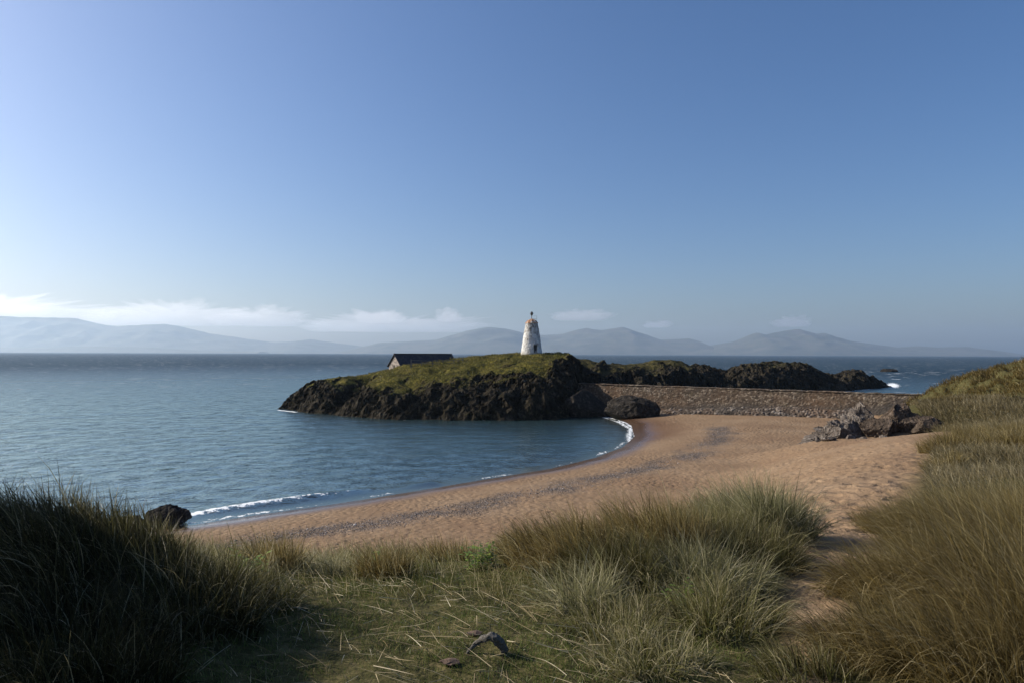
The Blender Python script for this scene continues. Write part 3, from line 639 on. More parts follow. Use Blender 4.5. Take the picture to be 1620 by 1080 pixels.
def build_fence():
    m = Mat('fence_timber'); t = m.pos(); wd = m.done(m.bsdf(Base_Color=m.ramp(m.noise(t, 6, 4, .6), [(.3, (.07, .06, .05)), (.7, (.16, .145, .125))]), Roughness=.85))
    xs = [650.5, 667, 684, 700.5, 718, 724.5, 732.5]; deps = [121.5, 122.5, 123.5, 124.5, 125.5, 126, 126.4]; tops = [568, 569, 569.3, 569.6, 568.2, 569, 566.6]
    pts = [P(a, t_, d) for a, d, t_ in zip(xs, deps, tops)]
    q0 = pts[0]; root = empty('wooden_fence', (q0[0], q0[1], float(isle_z(q0[0], q0[1])))); tag(root, 'weathered post and rail fence along the grass before the hut', 'fence')
    o = np.array(root.location)
    for q in pts:
        zb = float(isle_z(q[0], q[1])) - .3; g = Geo(); g.box(np.array([q[0], q[1], (q[2] + zb) / 2]) - o, (.15, .15, q[2] - zb)); g.build('post', wd, root)
    for dz in (.12, .62):
        for a, b in zip(pts[:-1], pts[1:]):
            g = Geo(); g.tube([a - o - [0, .09, dz], b - o - [0, .09, dz]], .055, 6); g.build('rail', wd, root)
build_fence()
for k, (px, py, dep, s, lb) in enumerate([(873, 561.5, 129, (.3, .25, .2), 'small pale stone on the turf right of the tower door'), (886, 562, 129, (.22, .2, .16), 'smaller pale stone farther right of the tower on the turf')]):
    q = P(px, py, dep); rock('stone', (q[0], q[1], float(isle_z(q[0], q[1])) - .05), s, RK_GREY, lb, 70 + k, sub=3, jag=.3, group='pale stones beside the tower')

# ------------------------------------------------------------------ grass
def grass_mat(name, stops, transl=.45, tip=.6):
    m = Mat(name); t = m.attr('tint'); h = m.attr('along')
    c = m.ramp(t, stops); c = m.mix(m.math('MULTIPLY', m.math('POWER', h, 2.0), tip), c, m.mix(.55, c, (.36, .3, .16)))
    d = m.bsdf(Base_Color=c, Roughness=.45, Specular_IOR_Level=.16)
    tr = m.n('BsdfTranslucent', {'Color': c}).outputs[0]
    return m.done(m.n('MixShader', {0: transl, 1: d, 2: tr}).outputs[0])
MARRAM = grass_mat('marram_blade', [(0., (.014, .013, .004)), (.25, (.034, .032, .008)), (.5, (.085, .075, .018)), (.72, (.125, .135, .035)), (.86, (.25, .23, .11)), (1., (.46, .40, .25))])
SHADY = grass_mat('shade_tinted_marram_blade', [(0., (.008, .009, .003)), (.3, (.02, .021, .006)), (.6, (.045, .045, .012)), (.86, (.1, .1, .035)), (1., (.38, .33, .2))], .4, .25)  # marram copy with the left mass's shade put into a darker palette
BROWN = grass_mat('brown_marram_blade', [(0., (.02, .013, .004)), (.3, (.075, .05, .012)), (.6, (.19, .132, .034)), (.8, (.25, .2, .075)), (.92, (.36, .29, .14)), (1., (.46, .38, .22))])
PALE = grass_mat('pale_marram_blade', [(0., (.055, .055, .022)), (.3, (.14, .145, .06)), (.6, (.26, .25, .125)), (.85, (.4, .37, .22)), (1., (.52, .47, .32))])
DRY = grass_mat('dry_marram_blade', [(0., (.04, .032, .014)), (.3, (.1, .08, .035)), (.6, (.19, .15, .075)), (.85, (.3, .25, .14)), (1., (.46, .39, .25))])
TURF = grass_mat('turf_blade', [(0., (.025, .036, .006)), (.4, (.07, .118, .016)), (.7, (.125, .165, .032)), (.9, (.28, .23, .09)), (1., (.45, .37, .2))], .3)
STRAW = grass_mat('dead_stem', [(0., (.2, .15, .08)), (.5, (.4, .33, .2)), (1., (.6, .53, .37))], .15)

def blades(bases, h, th0, th1, azi, width, tint, segs=5, twist=None):
    """curved tapering grass blades; th0/th1: lean at root and extra lean at tip, azi: heading of lean"""
    n = len(bases); t = np.linspace(0, 1, segs + 1)
    ang = th0[:, None] + th1[:, None] * t[None] ** 1.3; sl = (h / segs)[:, None]
    kk = np.where(RNG.random(n) < .08)[0]
    if segs >= 5 and len(kk): ang[kk, segs // 2:] += RNG.uniform(.5, 1.5, len(kk))[:, None]
    dz = np.cos(ang) * sl; dr = np.sin(ang) * sl
    Zc = np.concatenate([np.zeros((n, 1)), np.cumsum(dz[:, :-1], 1)], 1); Rc = np.concatenate([np.zeros((n, 1)), np.cumsum(dr[:, :-1], 1)], 1)
    ca, sa = np.cos(azi)[:, None], np.sin(azi)[:, None]
    C = np.stack([bases[:, :1] + Rc * ca, bases[:, 1:2] + Rc * sa, bases[:, 2:3] + Zc], -1)
    tw = RNG.uniform(0, math.pi, n) if twist is None else twist
    wx = np.cos(tw)[:, None, None] * np.stack([-sa, ca, 0 * ca], -1) + np.sin(tw)[:, None, None] * np.stack([ca * np.cos(ang[:, :1]), sa * np.cos(ang[:, :1]), -np.sin(ang[:, :1])], -1)
    wt = (width[:, None] * (1 - t[None] ** 2.2) + width[:, None] * .06)[..., None] * .5
    Lp, Rp = C + wx * wt, C - wx * wt
    V = np.stack([Lp, Rp], 2).reshape(n, -1, 3); m = 2 * (segs + 1)
    k = np.arange(segs); q = np.stack([2 * k, 2 * k + 1, 2 * k + 3, 2 * k + 2], 1)
    Fc = (np.arange(n)[:, None, None] * m + q[None]).reshape(-1, 4)
    return V.reshape(-1, 3), Fc, np.repeat(tint, m), np.tile(np.repeat(t, 2), n)

WIND = math.pi + .12      # blades stream to the left
def grass_obj(name, mat, bases, h, th0, th1, azi, width, tint, origin=None, segs=5, label=None, cat=None, group=None, kind=None):
    V, Fc, ti, al = blades(bases, h, th0, th1, azi, width, tint, segs)
    o = mesh(name, V - (0 if origin is None else np.asarray(origin)), Fc, mat, attrs={'tint': ti, 'along': al})
    if origin is not None: o.location = origin
    return tag(o, label, cat, group, kind)

def tussock(px, dep, rx, ry, n, hgt, label, mat=MARRAM, tmean=.45, splay=.5, wind=.9, curve=.9, wid=.0045, group='marram tussocks on the near dune', dead=.14, azw=None, hvar=.45):
    cx, cy = (px - CX) / F * dep, dep
    r = np.sqrt(RNG.random(n)) ; a = RNG.random(n) * 2 * math.pi
    # blades grow in sub-clumps
    k = max(6, n // 90); cr = np.sqrt(RNG.random(k)) * .95; ca = RNG.random(k) * 2 * math.pi; w = RNG.integers(0, k, n)
    ox = cr[w] * np.cos(ca[w]) + RNG.normal(0, .10, n); oy = cr[w] * np.sin(ca[w]) + RNG.normal(0, .10, n)
    mixr = RNG.random(n) < .35; ox = np.where(mixr, r * np.cos(a), ox); oy = np.where(mixr, r * np.sin(a), oy)
    azn = RNG.normal(0, .35, k)[w]; x = cx + ox * rx; y = cy + oy * ry; z = ground(x, y) - .02
    rr = np.hypot(ox, oy); aw = WIND if azw is None else azw
    vx = splay * (ox * .9 + RNG.normal(0, .5, n)) + wind * math.cos(aw) * .6; vy = splay * (oy * .9 + RNG.normal(0, .5, n)) + wind * math.sin(aw) * .6
    azi = np.arctan2(vy, vx) + azn; mag = np.hypot(vx, vy) * np.exp(RNG.normal(0, .25, k))[w]
    ctint = RNG.normal(0, .1, k)
    h = hgt * np.clip(RNG.normal(.85, hvar * .6, n), .25, 1.25) * (1 - .3 * rr ** 2); 
    th0 = np.clip(mag * .42 + RNG.normal(0, .16, n), 0, 1.25); th1 = np.clip(1.45 * curve * mag * RNG.uniform(.3, 1.6, n), .05, 2.1)
    tint = np.clip(tmean + ctint[w] + RNG.normal(0, .2, n), 0, .97); dd = RNG.random(n) < dead; tint[dd] = RNG.uniform(.85, 1., dd.sum())
    o = np.array([cx, cy, gz(cx, cy)])
    th1[dd] += RNG.uniform(0, 1.1, dd.sum()); h[dd] *= 1.1
    long_ = RNG.random(n) < .07; h[long_] *= RNG.uniform(1.1, 1.5, long_.sum()); th1[long_] += RNG.uniform(0, .7, long_.sum())
    return grass_obj('marram_tussock', mat, np.stack([x, y, z], 1), h, th0, th1, azi, wid * np.clip(RNG.lognormal(-.15, .4, n), .35, 2.2), tint, o, 6, label, 'grass tussock', group)

# left mass, mostly blades with shade painted into their colour
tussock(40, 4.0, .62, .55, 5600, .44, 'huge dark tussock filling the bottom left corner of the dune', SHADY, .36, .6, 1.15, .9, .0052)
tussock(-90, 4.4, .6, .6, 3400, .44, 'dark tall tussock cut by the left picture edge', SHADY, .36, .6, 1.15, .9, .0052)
tussock(165, 4.5, .5, .5, 3600, .34, 'shaded green tussock on the right flank of the huge corner tussock', SHADY, .42, .6, 1.15, .9, .005)
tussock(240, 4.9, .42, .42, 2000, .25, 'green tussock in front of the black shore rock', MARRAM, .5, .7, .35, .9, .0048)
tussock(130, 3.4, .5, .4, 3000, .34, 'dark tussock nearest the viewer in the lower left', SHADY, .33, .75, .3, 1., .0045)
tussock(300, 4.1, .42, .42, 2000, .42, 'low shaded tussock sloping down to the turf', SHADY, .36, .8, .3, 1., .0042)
tussock(405, 4.6, .3, .28, 1200, .36, 'small shaded tussock at the turf edge with dry stems', MARRAM, .42, .9, .2, 1., .004, dead=.16)
tussock(440, 6.0, .26, .25, 1300, .36, 'reddish brown tussock standing on the dune crest left of centre', BROWN, .55, .6, .5, .8, .0045)
tussock(520, 6.2, .3, .26, 1100, .24, 'flattened straw coloured tussock on the crest left of centre', PALE, .6, 1.0, .5, 1.1, .0042, dead=.4)
tussock(610, 6.0, .22, .2, 1300, .32, 'upright brown tussock with a dark shaded side beside the turf', BROWN, .45, .6, .4, .8, .0042)
tussock(700, 7.2, .42, .3, 1500, .28, 'wispy brown tussock on the crest against the sand', BROWN, .5, .7, .7, .9, .0045)
tussock(845, 7.6, .42, .32, 2200, .36, 'brown green crest tussock left of the big central clump', BROWN, .5, .6, .7, .9, .0048)
tussock(930, 7.4, .45, .35, 2200, .36, 'olive tussock at the back left of the central clump', MARRAM, .5, .6, .75, .9, .0048)
tussock(895, 6.0, .5, .4, 3400, .44, 'brown wind combed tussock at the left of the central clump', BROWN, .5, .5, 1.0, .9, .0045)
tussock(1040, 6.3, .5, .42, 3600, .52, 'tall olive brown tussock in the middle of the central clump', BROWN, .55, .5, .8, .8, .0045)
tussock(1180, 7.8, .55, .45, 4800, .64, 'largest pale topped tussock of the central clump beside the sandy path', PALE, .42, .7, .55, .8, .005)
tussock(1090, 8.2, .5, .4, 3000, .5, 'brown headed tussock at the back of the central clump', BROWN, .55, .6, .6, .8, .005)
tussock(1225, 7.2, .38, .36, 2600, .62, 'grey green tussock leaning over the sandy path', PALE, .3, .85, .1, .9, .0048)
tussock(1120, 5.4, .42, .34, 2400, .44, 'grey green tussock with long arching blades in front of the central clump', PALE, .3, .9, -.35, 1.2, .0045)
tussock(1150, 4.5, .32, .28, 1500, .42, 'low green tussock at the near end of the central clump', MARRAM, .6, .9, -.25, 1.2, .0042)
tussock(915, 5.0, .3, .22, 900, .42, 'pale spiky tussock at the front left of the central clump', PALE, .55, 1., .45, 1.1, .0048)
tussock(985, 4.5, .36, .28, 1500, .3, 'short green tussock at the front of the central clump', MARRAM, .66, .9, .1, 1.1, .004)
tussock(1020, 3.9, .36, .26, 1200, .26, 'short straw mixed tussock at the bottom edge of the frame', MARRAM, .66, .9, .1, 1.1, .0038, dead=.3)
tussock(1105, 6.7, .48, .4, 3400, .48, 'olive tussock filling the heart of the central clump', MARRAM, .52, .55, .6, .9, .0045)
tussock(1200, 6.2, .38, .32, 2400, .45, 'dull green tussock on the path side of the central clump', MARRAM, .45, .8, -.1, 1.1, .0045)
tussock(975, 5.6, .42, .3, 2400, .4, 'dark green tussock in the hollow of the central clump', MARRAM, .42, .6, .6, 1., .0045)
tussock(1265, 3.75, .3, .2, 1100, .22, 'low shaded grass clump at the bottom end of the path', MARRAM, .45, .7, .8, 1., .0036)
# right olive mass
RG = 'marram tussocks right of the sandy path'
tussock(1440, 8.6, .5, .5, 3200, .48, 'olive tussock at the far left corner of the right hand mass', BROWN, .52, .5, .9, .8, .0045, RG)
tussock(1530, 8.8, .7, .6, 4200, .72, 'broad brown tussock along the top of the right hand mass', BROWN, .55, .5, .9, .8, .0045, RG)
tussock(1640, 8.0, .7, .6, 3600, .75, 'brown tussock running out of the frame at the upper right', BROWN, .55, .5, .9, .8, .0045, RG)
tussock(1490, 6.6, .5, .5, 3800, .58, 'olive tussock bending over the path edge', BROWN, .5, .5, 1.1, .9, .0042, RG)
tussock(1590, 6.2, .6, .55, 4600, .7, 'large olive brown tussock in the middle of the right hand mass', BROWN, .52, .5, 1.1, .9, .0042, RG)
tussock(1670, 5.4, .55, .5, 3600, .75, 'olive tussock cut by the right picture edge', BROWN, .5, .5, 1.1, .9, .0042, RG)
tussock(1420, 5.0, .42, .4, 3400, .52, 'swept tussock whose blades stream left across the path', BROWN, .48, .4, 1.3, .9, .004, RG)
tussock(1560, 4.6, .5, .42, 4200, .62, 'dark swept tussock low in the right hand mass', BROWN, .45, .4, 1.3, .9, .004, RG)
tussock(1385, 4.0, .35, .3, 2400, .42, 'low streaming tussock at the bottom right of the path', BROWN, .45, .4, 1.3, .9, .0036, RG)
tussock(1530, 3.7, .4, .3, 2800, .48, 'near shaded tussock at the bottom right edge', BROWN, .4, .45, 1.2, .9, .0036, RG)
tussock(1620, 3.9, .45, .4, 3200, .6, 'dark tussock in the bottom right corner', BROWN, .42, .45, 1.2, .9, .0038, RG)

def scatter(poly, n, dens=None):
    poly = np.array(poly)[:, :2]; lo, hi = poly.min(0), poly.max(0); out = np.zeros((0, 2))
    while len(out) < n:
        q = RNG.uniform(lo, hi, (n * 2, 2)); q = q[in_poly(q[:, 0], q[:, 1], poly)]
        if dens is not None: q = q[RNG.random(len(q)) < dens(q[:, 0], q[:, 1])]
        out = np.vstack([out, q])
    return out[:n]

def field(name, poly, n, hgt, wid, mat, tmean, label, dens=None, clump=.5, wind=.7, segs=4, dead=.08, splay=.5, thmul=1., curve=1.0, tvar=.12):
    q = scatter(poly, n, dens); x, y = q.T; z = ground(x, y) - .015
    p = np.stack([x, y, 0 * x], 1); cl = fbm(p * clump, 3, 101); vx = RNG.normal(0, splay, n) + wind * math.cos(WIND); vy = RNG.normal(0, splay, n) + wind * math.sin(WIND)
    mag = np.hypot(vx, vy); r = np.hypot(x, y)
    h = hgt * np.clip(RNG.normal(.8, .25, n), .2, 1.4) * np.clip(1 + 1.1 * cl, .3, 1.8)
    tint = np.clip(tmean + .5 * fbm(p * clump * .7 + 9, 3, 105) + RNG.normal(0, tvar, n), 0, .93); dd = RNG.random(n) < dead; tint[dd] = RNG.uniform(.85, 1, dd.sum())
    w = wid(r) if callable(wid) else wid
    return grass_obj(name, mat, np.stack([x, y, z], 1), h, np.clip(mag * .5, 0, 1.2) * thmul, np.clip(curve * mag * RNG.uniform(.3, 1.3, n), .05, 1.6), np.arctan2(vy, vx), w * RNG.uniform(.6, 1.3, n), tint, None, segs, label, 'grass', None, 'stuff')

turf_poly = [(-3.2, 2.6), (1.6, 2.6), (1.7, 4.6), (1.2, 6.6), (-3.0, 6.8), (-3.6, 4.5)]
field('turf_grass', turf_poly, 120000, .05, .0034, TURF, .42, 'short green turf in the middle of the near dune', lambda x, y: .55 + .9 * fbm(np.stack([x, y, 0 * x], 1) * 1.6, 3, 7), 1.5, .15, 3, .10, .8)
field('mixed_grass', [(-2.6, 5.0), (1.5, 5.0), (2.4, 6.2), (2.3, 8.6), (-1, 9.5), (-5, 9.5), (-4, 6)], 16000, .26, .0036, MARRAM, .6, 'mixed green and straw grass along the dune crest', lambda x, y: .5 + 1.2 * fbm(np.stack([x, y, 0 * x], 1) * 1.2, 3, 17), 1.1, .5, 4, .3, .6)
field('mixed_grass', [(-8, 2.2), (-2.0, 2.4), (-2.2, 4.4), (-2.6, 6), (-4.5, 8), (-9, 9)], 15000, .2, .0042, SHADY, .42, 'shaded marram sward on the left dune shoulder', None, .9, .5, 5, .05, .6)
field('mixed_grass', [(1.65, 2.6), (4.5, 2.6), (9, 6), (9, 11), (5.2, 10.5), (4.3, 8), (3.5, 6.2), (2.7, 4.6), (2.0, 3.2)], 26000, .42, .004, BROWN, .5, 'olive brown marram sward right of the path', None, .9, 1.0, 5, .05, .5)
PN = lambda *a: [P(*q)[:2] for q in a]
dens2 = lambda x, y: np.clip(.35 + 1.6 * fbm(np.stack([x, y, 0 * x], 1) * .3, 3, 27), .02, 1)
field('dune_grass', PN((1470, 770, 15), (1476, 736, 24), (1540, 700, 42), (1700, 690, 40), (1760, 770, 12), (1700, 800, 9.5), (1460, 800, 10.5)), 26000, .42, lambda r: .0035 + .00042 * r, DRY, .5, 'tawny marram covering the dune side right of the beach', dens2, .34, .8, 4, .26, .6)
RD = 'golden tussocks on the sandy dune right of the beach'
for k, (px, dep, rx, n_, hh) in enumerate([(1500, 27, 1.1, 1500, .95), (1548, 29, 1.3, 1700, .9), (1600, 27, 1.3, 1700, 1.0), (1525, 36, 1.3, 1500, .9), (1580, 38, 1.6, 1700, .9), (1640, 35, 1.6, 1600, .9), (1495, 22, .7, 900, .6)]):
    tussock(px, dep, rx, rx * .8, n_, hh, 'golden brown tussock ' + ['at the sandy left edge of the dune slope', 'second from the sandy edge of the dune slope', 'large, right of the dune slope middle', 'in the back row nearest the sand', 'in the middle of the back row under the far dune hill', 'at the right end of the back row by the frame edge', 'low, at the front corner of the sandy dune slope'][k], BROWN, .5, .6, .7, .9, .013, RD, .16)

field('dune_grass', PN((1530, 688, 46), (1500, 684, 52), (1462, 672, 58), (1440, 650, 64), (1470, 640, 70), (1500, 655, 66), (1640, 655, 60), (1720, 690, 42)), 24000, .5, lambda r: .003 + .0005 * r, DRY, .5, 'pale dry marram strip below the far dune hill', None, .25, .7, 4, .15, .5)
field('dune_grass', PN((1452, 636, 82), (1470, 668, 62), (1520, 664, 60), (1760, 660, 60)) + [(74, 78), (84, 100), (62, 103), (50, 98), (49.5, 84)], 60000, .5, lambda r: .0035 + .00055 * r, BROWN, .4, 'brown green marram covering the far dune hill', lambda x, y: np.clip(.4 + 1.8 * fbm(np.stack([x, y, 0 * x], 1) * .35, 3, 29), .03, 1), .3, .6, 4, .05, .5)
# islet turf, rough enough to break the skyline
def islet_turf():
    n = 26000; q = np.stack([RNG.uniform(-30, 14, n * 3), RNG.uniform(108, 136, n * 3)], 1); g = isle_g(q[:, 0], q[:, 1]); q = q[RNG.random(len(q)) < g * .9][:n]; n = len(q)
    x, y = q.T; z = isle_z(x, y) - .04; p = np.stack([x, y, 0 * x], 1)
    grass_obj('islet_turf', TURF_FAR, np.stack([x, y, z], 1), .28 * RNG.uniform(.4, 1.3, n) * np.clip(1 + 1.5 * fbm(p * .4, 3, 5), .3, 2), RNG.uniform(.1, .7, n), RNG.uniform(.1, .8, n), WIND + RNG.normal(0, .8, n), RNG.uniform(.04, .09, n),
              np.clip(.5 + .8 * fbm(p * .25, 3, 15) + RNG.normal(0, .13, n), 0, 1), None, 3, 'sunlit rough turf over the top of the islet', 'grass', None, 'stuff')
TURF_FAR = grass_mat('islet_blade', [(0., (.03, .03, .008)), (.4, (.085, .082, .018)), (.7, (.15, .13, .032)), (1., (.25, .19, .075))], .3)
islet_turf()

def dead_stems():
    n = 1300; x = RNG.uniform(-2.4, 1.3, n); y = RNG.uniform(2.9, 5.9, n); z = ground(x, y) + RNG.uniform(.015, .06, n)
    L = .05 + RNG.gamma(2.2, .06, n); az = RNG.choice([0, math.pi], n) + RNG.normal(-.6, .55, n)
    grass_obj('dead_stems', STRAW, np.stack([x, y, z], 1), L, np.clip(RNG.normal(1.42, .12, n), 1.0, 1.62), RNG.normal(0.12, .3, n), az, RNG.uniform(.0015, .0042, n), RNG.random(n) ** 1.6, None, 5, 'pale dead stems strewn over the near turf', 'dead grass', None, 'stuff')
dead_stems()

# ------------------------------------------------------------------ leafy weeds
def weed(px, dep, n, size, label):
    cx, cy = (px - CX) / F * dep, dep; root = empty('leafy_weed', (cx, cy, gz(cx, cy))); tag(root, label, 'plant', 'bright leafy weeds among the dune grass')
    m = Mat('weed_leaf'); t = m.attr('tint'); c = m.ramp(t, [(0., (.06, .11, .012)), (.6, (.16, .25, .03)), (1., (.32, .38, .06))])
    lm = m.done(m.n('MixShader', {0: .4, 1: m.bsdf(Base_Color=c, Roughness=.5), 2: m.n('BsdfTranslucent', {'Color': c}).outputs[0]}).outputs[0])
    sm = Mat('weed_stem'); sm = sm.done(sm.bsdf(Base_Color=(.09, .1, .03), Roughness=.6))
    gs = Geo(); V = []; Fq = []; T = []
    for k in range(n):
        a = random.random() * 6.28; r = size * math.sqrt(random.random()); b = np.array([r * .6 * math.cos(a), r * .4 * math.sin(a), -.02]); hh = size * random.uniform(.5, 1.1)
        tip = b + np.array([random.gauss(-.1, .2) * hh, random.gauss(0, .2) * hh, hh]); gs.tube([b, (b + tip) / 2 + .01, tip], .0025, 5)
        for j in range(9):
            u = .25 + .75 * j / 8; c0 = b + (tip - b) * u; aa = j * 2.4 + a; ln = size * random.uniform(.16, .3); d = np.array([math.cos(aa), math.sin(aa), random.uniform(.0, .7)]); d /= np.linalg.norm(d)
            s = np.cross(d, [0, 0, 1.]); s /= np.linalg.norm(s); w = ln * .24; base = len(V)
            V += [c0, c0 + d * ln * .4 + s * w, c0 + d * ln * .8 + s * w * .7 - [0, 0, ln * .05], c0 + d * ln - [0, 0, ln * .15], c0 + d * ln * .8 - s * w * .7 - [0, 0, ln * .05], c0 + d * ln * .4 - s * w]
            Fq += [[base, base + 1, base + 5], [base + 1, base + 2, base + 5], [base + 2, base + 4, base + 5], [base + 2, base + 3, base + 4]]; T += [random.random()] * 6
    gs.build('stem', sm, root, True); mesh('leaves', np.array(V), np.array(Fq), lm, root, {'tint': np.array(T)})
weed(765, 6.0, 24, .22, 'bright green leafy weed at the foot of the crest tussocks')
weed(600, 6.3, 12, .2, 'bright green weed behind the upright brown tussock')
weed(400, 5.4, 16, .22, 'yellow green weed at the turf edge by the dark left tussocks')
weed(1080, 5.0, 10, .2, 'small green weed inside the front of the central clump')

# ------------------------------------------------------------------ driftwood and chips
def build_drift():
    m = Mat('driftwood'); t = m.n('TexCoord').outputs['Object']; n = m.noise(m.mapv(t, (3, 30, 30)), 4, 5, .65)
    dw = m.done(m.bsdf(Base_Color=m.ramp(n, [(.3, (.03, .026, .02)), (.55, (.1, .088, .072)), (.75, (.22, .195, .16))]), Roughness=.85, Normal=m.bump(n, .006)))
    dep = 3.95; q = P(768, 1034, dep); o = np.array([q[0], q[1], gz(q[0], q[1])])
    px = [(735, 1040), (742, 1029), (752, 1019), (764, 1011), (775, 1007), (784, 1010), (791, 1017), (796, 1024), (799, 1031)]
    pts = np.array([P(a, b, dep + .02 * math.sin(k)) for k, (a, b) in enumerate(px)]) - o
    rad = np.array([.004, .010, .015, .019, .022, .024, .026, .027, .022]) * .95
    pts[:, 2] += max(0, -pts[-1, 2] - .0)
    u = np.linspace(0, 8, 40); pts = np.stack([np.interp(u, range(9), pts[:, k]) for k in range(3)], 1); rad = np.interp(u, range(9), rad)
    g = Geo(); g.tube(pts, rad, 14); ob = g.build('driftwood', dw, None, False)
    v = np.array([a.co[:] for a in ob.data.vertices]); v += fbm(v * np.array([22, 90, 60]), 4, 4)[:, None] * .009 + fbm(v * 30 + 9, 3, 5, ridged=True)[:, None] * np.array([.0, .006, .008]); ob.data.vertices.foreach_set('co', v.astype(np.float32).ravel()); ob.data.update()
    ob.location = o; tag(ob, 'bent grey driftwood stick arched over the near turf', 'driftwood')
    bm = Mat('bark'); bk = bm.done(bm.bsdf(Base_Color=bm.ramp(bm.noise(bm.pos(), 60, 5, .7), [(.35, (.05, .03, .018)), (.65, (.16, .1, .07))]), Roughness=.9))
    for k, (px_, py, dep, lb) in enumerate([(752, 1003, 4.25, 'brown bark chip behind the driftwood stick'), (714, 1043, 3.8, 'brown crumbled bark chip left of the driftwood tip')]):
        q = P(px_, py, dep); rock('bark_chip', (q[0], q[1], gz(q[0], q[1]) + .008), (.045, .03, .014), bk, lb, 80 + k, 3, .5, sink=.1)['category'] = 'bark chip'
build_drift()

# ------------------------------------------------------------------ beach pebbles
def pebbles():
    line = np.array(PEB); n = 5000; k = RNG.integers(0, len(line) - 1, n); t = RNG.random(n)[:, None]
    q = line[k] * (1 - t) + line[k + 1] * t + RNG.normal(0, 1.0, (n, 2)); x, y = q.T
    ok = (shore_sd(x, y) > 2.0); x, y = x[ok], y[ok]; n = len(x); z = ground(x, y)
    v0, f0 = ICO[1]; s = RNG.gamma(2.2, .006, n) + .01
    sc = np.stack([s * RNG.uniform(.8, 1.5, n), s * RNG.uniform(.8, 1.4, n), s * RNG.uniform(.4, .8, n)], 1)
    V = v0[None] * sc[:, None] + np.stack([x, y, z + .01], 1)[:, None]; Fc = f0[None] + (np.arange(n) * len(v0))[:, None, None]
    m = Mat('pebble_stone'); c = m.ramp(m.attr('tint'), [(0., (.04, .036, .036)), (.5, (.12, .1, .1)), (.85, (.25, .2, .18)), (1., (.45, .42, .4))])
    o = mesh('pebbles', V.reshape(-1, 3), Fc.reshape(-1, 3), m.done(m.bsdf(Base_Color=c, Roughness=.7)), attrs={'tint': np.repeat(RNG.random(n), len(v0))})
    tag(o, 'dark band of shingle and pebbles along the tide line of the beach', 'pebbles', kind='stuff')
pebbles()

# ------------------------------------------------------------------ far hills
def hills(label, pts, dep, seed, back=1900., front=1500.):
    xs = np.array([P(a, 550, dep)[0] for a, b in pts]); hs = np.array([max(P(a, b, dep)[2], 0) for a, b in pts])
    X1 = np.arange(xs[0], xs[-1], 55.); Y1 = np.linspace(-1, 1, 70); X, T = np.meshgrid(X1, Y1, indexing='ij')
    p = np.stack([X.ravel() / 900, T.ravel() * 2.2, 0 * X.ravel() + seed], 1)
    prof = np.interp(X, xs, hs); sh = np.clip(1 - np.abs(T), 0, 1) ** .85
    n = fbm(p, 5, seed, ridged=True).reshape(X.shape); nf = fbm(np.stack([X.ravel() / 260, 0 * X.ravel(), 0 * X.ravel() + seed], 1), 3, seed).reshape(X.shape)
    Z = prof * sh * (1 + (n - .3) * .35 * (1 - np.exp(-(T / .25) ** 2))) + prof * nf * .03 * sh - 2 * (1 - sstep(0, .1, sh)) - 1
    Y = dep + np.where(T < 0, T * front, T * back) * (.6 + .4 * np.clip(prof / 300, 0, 1))
    m = Mat('hill_heath'); ps = m.pos()
    c = m.ramp(m.noise(ps, .004, 5, .6), [(.35, (.03, .036, .02)), (.5, (.06, .06, .035)), (.68, (.1, .085, .06))])
    o = mesh('hills', np.stack([X, Y, Z], -1).reshape(-1, 3), grid_faces(len(X1), 70), m.done(m.bsdf(Base_Color=c, Roughness=.95)))
    tag(o, label, 'hills', kind='structure')
hills('pale hazy mountains far across the sea at the left', [(-420, 540), (-250, 520), (-120, 500), (-40, 497), (30, 501), (120, 503), (150, 511), (185, 516), (225, 513.5), (262, 512), (285, 516), (330, 527), (380, 534), (430, 541), (462, 540), (490, 536), (530, 542), (570, 547), (620, 552), (700, 556)], 15000, 3, 1200)
hills('low pale coastal strip below the hazy left mountains', [(-420, 552), (-100, 549), (60, 549), (160, 547), (260, 550), (330, 554), (420, 556)], 12300, 5, 700, 500)
hills('blue mountains across the sea behind the tower', [(540, 556), (600, 542), (650, 539), (690, 537), (728, 526), (748, 521), (771, 517), (785, 518), (802, 520), (828, 526), (858, 530), (890, 528), (910, 522), (928, 518), (940, 521), (952, 522), (968, 519), (985, 517), (1003, 523), (1022, 529), (1045, 537), (1068, 536), (1092, 535), (1108, 540), (1120, 548), (1150, 557)], 13200, 8)
hills('blue mountains across the sea above the right headland', [(1085, 556), (1125, 546), (1160, 540), (1180, 532), (1196, 526), (1212, 529), (1225, 526), (1245, 522), (1262, 520), (1278, 524), (1292, 528), (1303, 526), (1328, 535), (1352, 540), (1382, 544), (1420, 549), (1450, 547), (1480, 549), (1530, 548), (1555, 552), (1580, 557), (1620, 560)], 12700, 13)

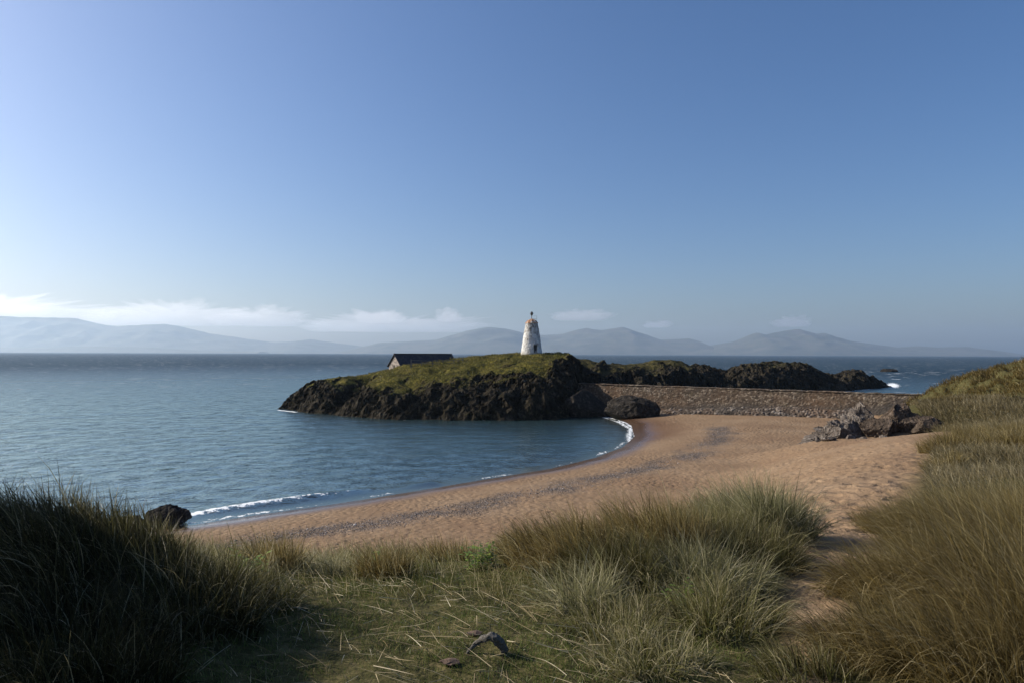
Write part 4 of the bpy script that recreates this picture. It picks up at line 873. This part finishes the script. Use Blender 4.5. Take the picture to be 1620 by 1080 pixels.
# ------------------------------------------------------------------ clouds (beyond the haze)
def cloud(label, px0, px1, base, top, dep, seed, dens=.00075, thick=900.):
    a, b = P(px0, base, dep), P(px1, top, dep); c = (a + b) / 2; hx, hz = abs(b[0] - a[0]) / 2, abs(b[2] - a[2]) / 2 * 1.1
    v, f = ICO[6] if hx > 3000 else ICO[5]; v = v.copy()
    q = v * np.array([hx, thick, hz * 1.6]) / (430 if hx > 3000 else 280) + seed
    f1, f2, _ = worley(q, seed); f1b, _, _ = worley(q * 2.3, seed + 5)
    up = np.clip(v[:, 2], 0, 1); k = 1 + (.38 + .6 * up) * (.5 - f1) + (.2 + .25 * up) * (.5 - f1b) + (.35 + .6 * up) * fbm(q * .35, 3, seed)
    k = np.where(v[:, 2] < -.1, .9 + .1 * k, k)
    v = v * k[:, None] * np.array([hx, thick, hz]); v[:, 2] = np.where(v[:, 2] < -hz * .6, -hz * .6, v[:, 2])
    m = bpy.data.materials.get('cloud_vapour')
    if not m:
        mm = Mat('cloud_vapour'); vol = mm.n('VolumeScatter', {'Color': (1, 1, 1), 'Density': dens, 'Anisotropy': .6}); mm.nt.links.new(vol.outputs[0], mm.out.inputs['Volume']); m = mm.m
    o = mesh('cloud', v, f, m); o.location = c; tag(o, label, 'cloud', 'low clouds over the far hills')
cloud('largest long cloud bank at the far left over the pale mountains', -260, 190, 521, 470, 23000, 3)
cloud('low cloud bank stretching right from the largest bank', 130, 400, 522, 481, 24000, 7)
cloud('ragged cloud at the right end of the left cloud banks', 330, 485, 521, 490, 25000, 11)
cloud('faint cloud hump between left banks and tower', 560, 640, 514, 492, 25000, 17)
cloud('small faint cloud puff just left of the tower', 690, 732, 512, 494, 25000, 19)
cloud('long low veil of cloud behind the mountains at the tower', 470, 760, 530, 501, 27000, 37)
cloud('faint wide cloud right of the tower', 870, 965, 510, 492, 25000, 23)
cloud('small puff of cloud above the gap between mountains', 1018, 1060, 520, 508, 25000, 29)
cloud('small cloud above the highest right mountain', 1225, 1280, 520, 503, 25000, 31)

# ------------------------------------------------------------------ haze
def haze():
    X, Y0, Y1, ZB, ZT = 15900., -15900., 16400., -6., 640.
    g = Geo(); g.box((0, (Y0 + Y1) / 2, (ZB + ZT) / 2), (2 * X, Y1 - Y0, ZT - ZB))
    m = Mat('haze_air'); vol = m.n('VolumePrincipled', {'Color': (.62, .78, .97), 'Density': HAZE, 'Anisotropy': .45}); m.nt.links.new(vol.outputs[0], m.out.inputs['Volume'])
    tag(g.build('haze', m.m), 'thin sea haze paling the far mountains', 'haze', kind='stuff')
HAZE = 5.6e-5
haze()

# ------------------------------------------------------------------ light, sky, camera
SUN_AZ, SUN_EL = math.radians(-76), math.radians(28)     # azimuth from straight ahead, negative = left
sd_ = Vector((math.sin(SUN_AZ) * math.cos(SUN_EL), math.cos(SUN_AZ) * math.cos(SUN_EL), math.sin(SUN_EL)))
sun = bpy.data.lights.new('sun', 'SUN'); sun.energy = 5.0; sun.angle = math.radians(.53); sun.color = (1., .92, .79)
so = bpy.data.objects.new('sun', sun); COL.objects.link(so); so.rotation_euler = sd_.to_track_quat('Z', 'Y').to_euler()
w = bpy.data.worlds.new('World'); scene.world = w; w.use_nodes = True; nt = w.node_tree
sky = nt.nodes.new('ShaderNodeTexSky'); sky.sky_type = 'NISHITA'; sky.sun_disc = False; sky.sun_elevation = SUN_EL; sky.sun_rotation = SUN_AZ
sky.air_density = 1.0; sky.dust_density = 2.0; sky.ozone_density = 3.0; sky.altitude = 0
bg = nt.nodes['Background']; bg.inputs['Strength'].default_value = .08; 
wb = nt.nodes.new('ShaderNodeMixRGB'); wb.blend_type = 'MULTIPLY'; wb.inputs[0].default_value = 1; wb.inputs[2].default_value = (1.0, 1.03, 1.16, 1)
hs = nt.nodes.new('ShaderNodeHueSaturation'); hs.inputs['Saturation'].default_value = 1.15
nt.links.new(sky.outputs[0], wb.inputs[1]); nt.links.new(wb.outputs[0], hs.inputs['Color']); nt.links.new(hs.outputs[0], bg.inputs['Color'])
cam = bpy.data.cameras.new('camera'); co = bpy.data.objects.new('camera', cam); COL.objects.link(co); scene.camera = co
cam.sensor_width = 36; cam.lens = 24; cam.clip_start = .05; cam.clip_end = 80000
co.location = (0, 0, CAMZ); co.rotation_euler = CR.to_euler()
vs = scene.view_settings; vs.view_transform = 'Standard'; vs.look = 'None'; vs.gamma = 1; vs.exposure = .46
scene.render.engine = 'CYCLES'; cy = scene.cycles
cy.max_bounces = 6; cy.diffuse_bounces = 2; cy.glossy_bounces = 2; cy.transmission_bounces = 4; cy.transparent_max_bounces = 8; cy.volume_bounces = 6
cy.use_denoising = True; cy.use_adaptive_sampling = False; cy.sample_clamp_indirect = 4
